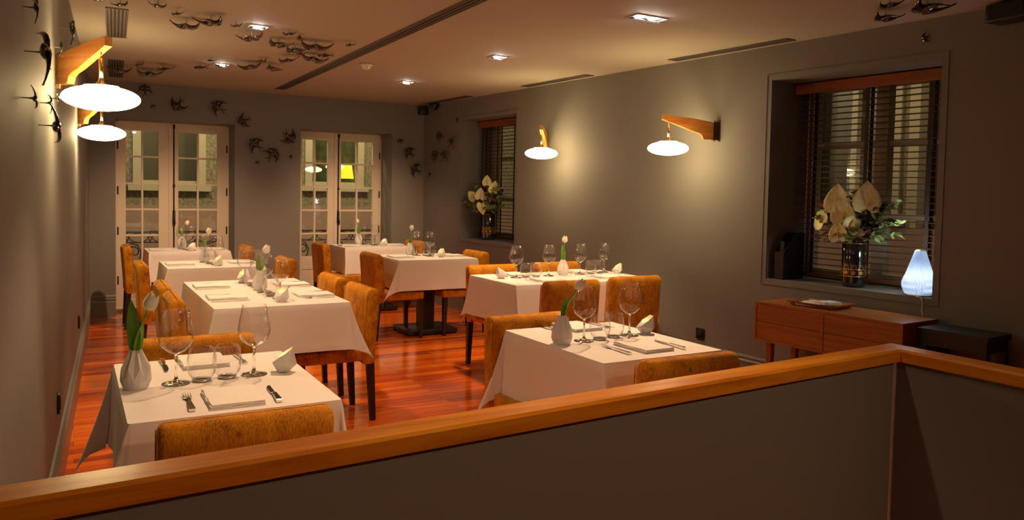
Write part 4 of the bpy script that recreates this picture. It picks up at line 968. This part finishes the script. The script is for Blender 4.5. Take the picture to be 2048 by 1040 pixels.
def anthurium(base, p, facing, size, up_, label, group):
    r = thing('anthurium', label, 'flower', base, 0, group); b = Vector(base); p = Vector(p)
    MB().tube([tuple(q-b) for q in curve_pts(b, p, .03)], .003, 6).build('stem', MT['euc'], r, True)
    f = Vector(facing).normalized(); u = Vector(up_); u = (u-f*u.dot(f)).normalized(); s = u.cross(f)
    T = Matrix(((s.x, u.x, f.x, p.x-b.x), (s.y, u.y, f.y, p.y-b.y), (s.z, u.z, f.z, p.z-b.z), (0, 0, 0, 1)))
    mb = MB(); rows = []
    out = [(0, -.10), (.20, -.26), (.40, -.22), (.50, .02), (.47, .28), (.34, .55), (.16, .80), (0, .98)]
    for i, (x, y) in enumerate(out):
        row = []
        for j in range(-4, 5):
            t = j/4; xx = x*t*size; yc = y if abs(t) > .0 else y
            yy = (y*(abs(t)**.6) + (.0 if i < 3 else y)*(1-abs(t)**.6))*size if i < 3 else y*size
            row.append((xx, yy, size*(.16*(t*t)*(x+.05)-.10*(y-.3)**2+.02)))
        rows.append(row)
    mb.rings(rows, False, False, False, T); o = mb.build('spathe', MT['anth'], r, True)
    m = o.modifiers.new('thickness', 'SOLIDIFY'); m.thickness = .0015
    sc2 = size; MB().tube([tuple(T @ Vector((0, .0, .005))), tuple(T @ Vector((0, .18*sc2, .06*sc2+.01))), tuple(T @ Vector((0, .45*sc2, .10*sc2+.01)))], [.005, .0055, .003], 8).build('spadix', MT['spad'], r, True)
    return r
def branch(kind, base, tip, sag, n, lsz, label, group, seed, gravity=0):
    rnd = random.Random(seed); nm, mat = {'euc': ('eucalyptus_branch', MT['euc']), 'dry': ('dried_leaf_branch', MT['dry']), 'dark': ('plum_leaf_branch', MT['darkleaf'])}[kind]
    r = thing(nm, label, 'foliage branch', base, 0, group); b = Vector(base); pts = curve_pts(base, tip, sag, 10)
    MB().tube([tuple(q-b) for q in pts], [.003-.0018*i/10 for i in range(11)], 6).build('twig', MT['twig'], r, True)
    mb = MB()
    for k in range(n):
        t = .28+.72*k/(n-1); i = min(9, int(t*10)); p = pts[i].lerp(pts[i+1], t*10-i) if i < 10 else pts[10]; d = (pts[i+1]-pts[i]).normalized()
        for sd2 in (-1, 1):
            side = d.cross(Vector((rnd.uniform(-.6, .6), rnd.uniform(-.6, .6), 1))).normalized()*sd2
            dirv = (side+d*rnd.uniform(.2, .8)+Vector((0, 0, rnd.uniform(-.2, .4)))).normalized(); s = lsz*rnd.uniform(.7, 1.15)*(1-.35*t)
            T = Matrix.Translation(-b) @ frame_at(p, dirv, rnd.uniform(-1.2, 1.2))
            if kind == 'euc':
                prof = [(0, .06), (.18, .34), (.5, .48), (.8, .34), (1, .04)]
            else:
                prof = [(0, .05), (.15, .28), (.25, .18), (.42, .44), (.52, .22), (.70, .36), (.80, .16), (1, .04)]
            vs = []; fs = []
            for q, (yy, hw) in enumerate(prof):
                cz = .12*math.sin(PI*yy)*s*(1 if kind == 'euc' else 1.8)
                vs += [(-hw*s, yy*s, cz*.3), (0, yy*s, cz-.05*s), (hw*s, yy*s, cz*.3)]
                if q: a_ = q*3; fs += [(a_-3, a_-2, a_+1, a_), (a_-2, a_-1, a_+2, a_+1)]
            mb.add(vs, fs, T)
    o = mb.build('foliage', mat, r, True); o['kind'] = 'stuff'
    return r
def bouquet(y, off, z, sc, wn, seed, anth, euc, oth):
    rnd = random.Random(seed); c = Vector(PR(y, off, z+.285)); t = Vector((RD.x, RD.y, 0)); nn = Vector((-RN.x, -RN.y, 0)); Z = Vector((0, 0, 1))
    def W_(u, v, h): return c+t*u+nn*v+Z*h            # u: towards the rail along the wall, v: into the room, h: up
    view = (Vector((0, 0, 1.41))-c).normalized()
    for i, (u, v, h, s, fu, ux, uz, lb) in enumerate(anth):
        a = (rnd.uniform(-.03, .03), rnd.uniform(-.03, .03)); anthurium(tuple(W_(a[0], a[1], -.02)), W_(u, v, h), view+t*fu+Z*.25, s, t*ux+Z*uz, 'cream anthurium '+lb+' '+wn, 'cream anthuriums in the bouquets')
    for i, (u, v, h, sg, n_l, lb) in enumerate(euc):
        a = (rnd.uniform(-.04, .04), rnd.uniform(-.04, .04)); branch('euc', tuple(W_(a[0], a[1], -.02)), tuple(W_(u, v, h)), sg, n_l, .062*sc, 'green eucalyptus branch '+lb+' '+wn, 'eucalyptus branches in the bouquets', seed*50+i)
    for i, (kd, u, v, h, sg, n_l, lb) in enumerate(oth):
        a = (rnd.uniform(-.04, .04), rnd.uniform(-.04, .04)); branch(kd, tuple(W_(a[0], a[1], -.02)), tuple(W_(u, v, h)), sg, n_l, .085*sc, {'dry': 'dusty pink dried leaf branch ', 'dark': 'dark plum leaf branch '}[kd]+lb+' '+wn, 'dried leaf branches in the bouquets', seed*90+i)
big_vase(3.40, .135, W2[2], 'black vase with gold frieze on the wide window sill'); big_vase(7.94, .125, W1[2], 'black vase with gold frieze on the smaller window sill')
bouquet(3.40, .135, W2[2], 1, 'of the wide-window bouquet', 4,
    [(-.10, .06, .25, .175, -.2, -.10, 1, 'upper, aisle side'), (.11, .06, .26, .18, .15, .05, 1, 'upper, tall and broad,'), (-.035, .09, .17, .16, 0, -.15, 1, 'middle'),
     (-.20, .07, .14, .14, -.9, -.8, .6, 'leaning out sideways low'), (.02, .10, .12, .12, .9, .9, .6, 'in profile at the centre'), (-.05, .11, .045, .125, -.2, -.2, 1, 'lowest')],
    [(.34, .05, .16, .04, 11, 'reaching level past the lamp in'), (.34, .04, .07, .05, 11, 'drooping above the lamp in'), (.33, .02, .30, .06, 10, 'rising towards the lamp side of'), (-.26, .05, .17, .04, 9, 'towards the magazine file in'),
     (-.12, .12, .03, .05, 7, 'low at the front of'), (.10, .13, .08, .05, 9, 'front centre of'), (.24, .08, .03, .05, 8, 'low on the lamp side of'), (.0, .02, .33, .0, 8, 'behind the top of'), (.04, .14, .03, .05, 7, 'hanging over the rim in')],
    [('dry', -.20, .06, .24, .03, 5, 'upper on the file side of'), ('dry', -.16, .10, .02, .05, 4, 'lowest on the file side of'), ('dry', .14, .12, .09, .03, 5, 'fanning to the lamp side of'), ('dry', .03, .05, .34, .0, 4, 'topmost in'), ('dry', -.22, .08, .03, .07, 4, 'curling down in'),
     ('dark', -.02, .01, .34, .0, 7, 'at the top of'), ('dark', .20, .02, .26, .02, 8, 'on the lamp side of'), ('dark', -.10, .0, .20, .02, 7, 'at the back of'), ('dark', .06, .03, .20, .02, 7, 'in the heart of'), ('dark', .24, .05, .17, .02, 6, 'low on the lamp side of')])
bouquet(7.94, .125, W1[2], 1, 'of the smaller-window bouquet', 6,
    [(.03, .06, .36, .11, 0, .0, 1, 'topmost narrow'), (.17, .06, .28, .125, .1, .35, 1, 'broad, on the lamp side'), (-.20, .08, .19, .125, -.3, -1, .5, 'pointing to the corner'), (-.05, .10, .20, .125, 0, .1, 1, 'central'), (.01, .11, .12, .125, 0, .25, -1, 'hanging point-down')],
    [(-.46, .06, .14, .03, 12, 'stretching far towards the corner in'), (-.24, .06, .33, .03, 9, 'upper corner side of'), (-.17, .07, .25, .03, 9, 'behind the corner-facing flower of'), (-.10, .13, .10, .03, 9, 'between the flowers of'), (.20, .08, .10, .03, 10, 'right under the broad flower of'), (.28, .03, .22, .03, 11, 'lamp side of'), (.30, .03, .12, .03, 9, 'low lamp side of'), (-.20, .10, .03, .05, 8, 'low corner side of'), (.12, .12, .08, .04, 8, 'front of'), (-.06, .12, .05, .05, 8, 'over the rim of'), (.06, .10, .14, .03, 9, 'beside the hanging flower of'), (-.16, .10, .13, .03, 9, 'under the corner-facing flower of'), (.22, .06, .32, .02, 9, 'rising behind the broad flower of'), (-.28, .08, .10, .04, 8, 'second towards the corner in')],
    [('dry', -.02, .04, .40, 0, 5, 'topmost in'), ('dry', .22, .03, .34, .02, 6, 'upper lamp side of'), ('dry', -.22, .08, .13, .03, 4, 'corner side of'), ('dark', .14, .03, .22, .02, 8, 'heart of'), ('dark', .26, .02, .28, .02, 7, 'lamp side of'), ('dry', .10, .09, .18, .02, 4, 'small, centre of'), ('dry', .05, .06, .30, .02, 5, 'between the upper flowers of'), ('dark', -.12, .04, .28, .02, 7, 'upper corner side of'), ('dark', .16, .06, .12, .03, 7, 'low lamp side of')])
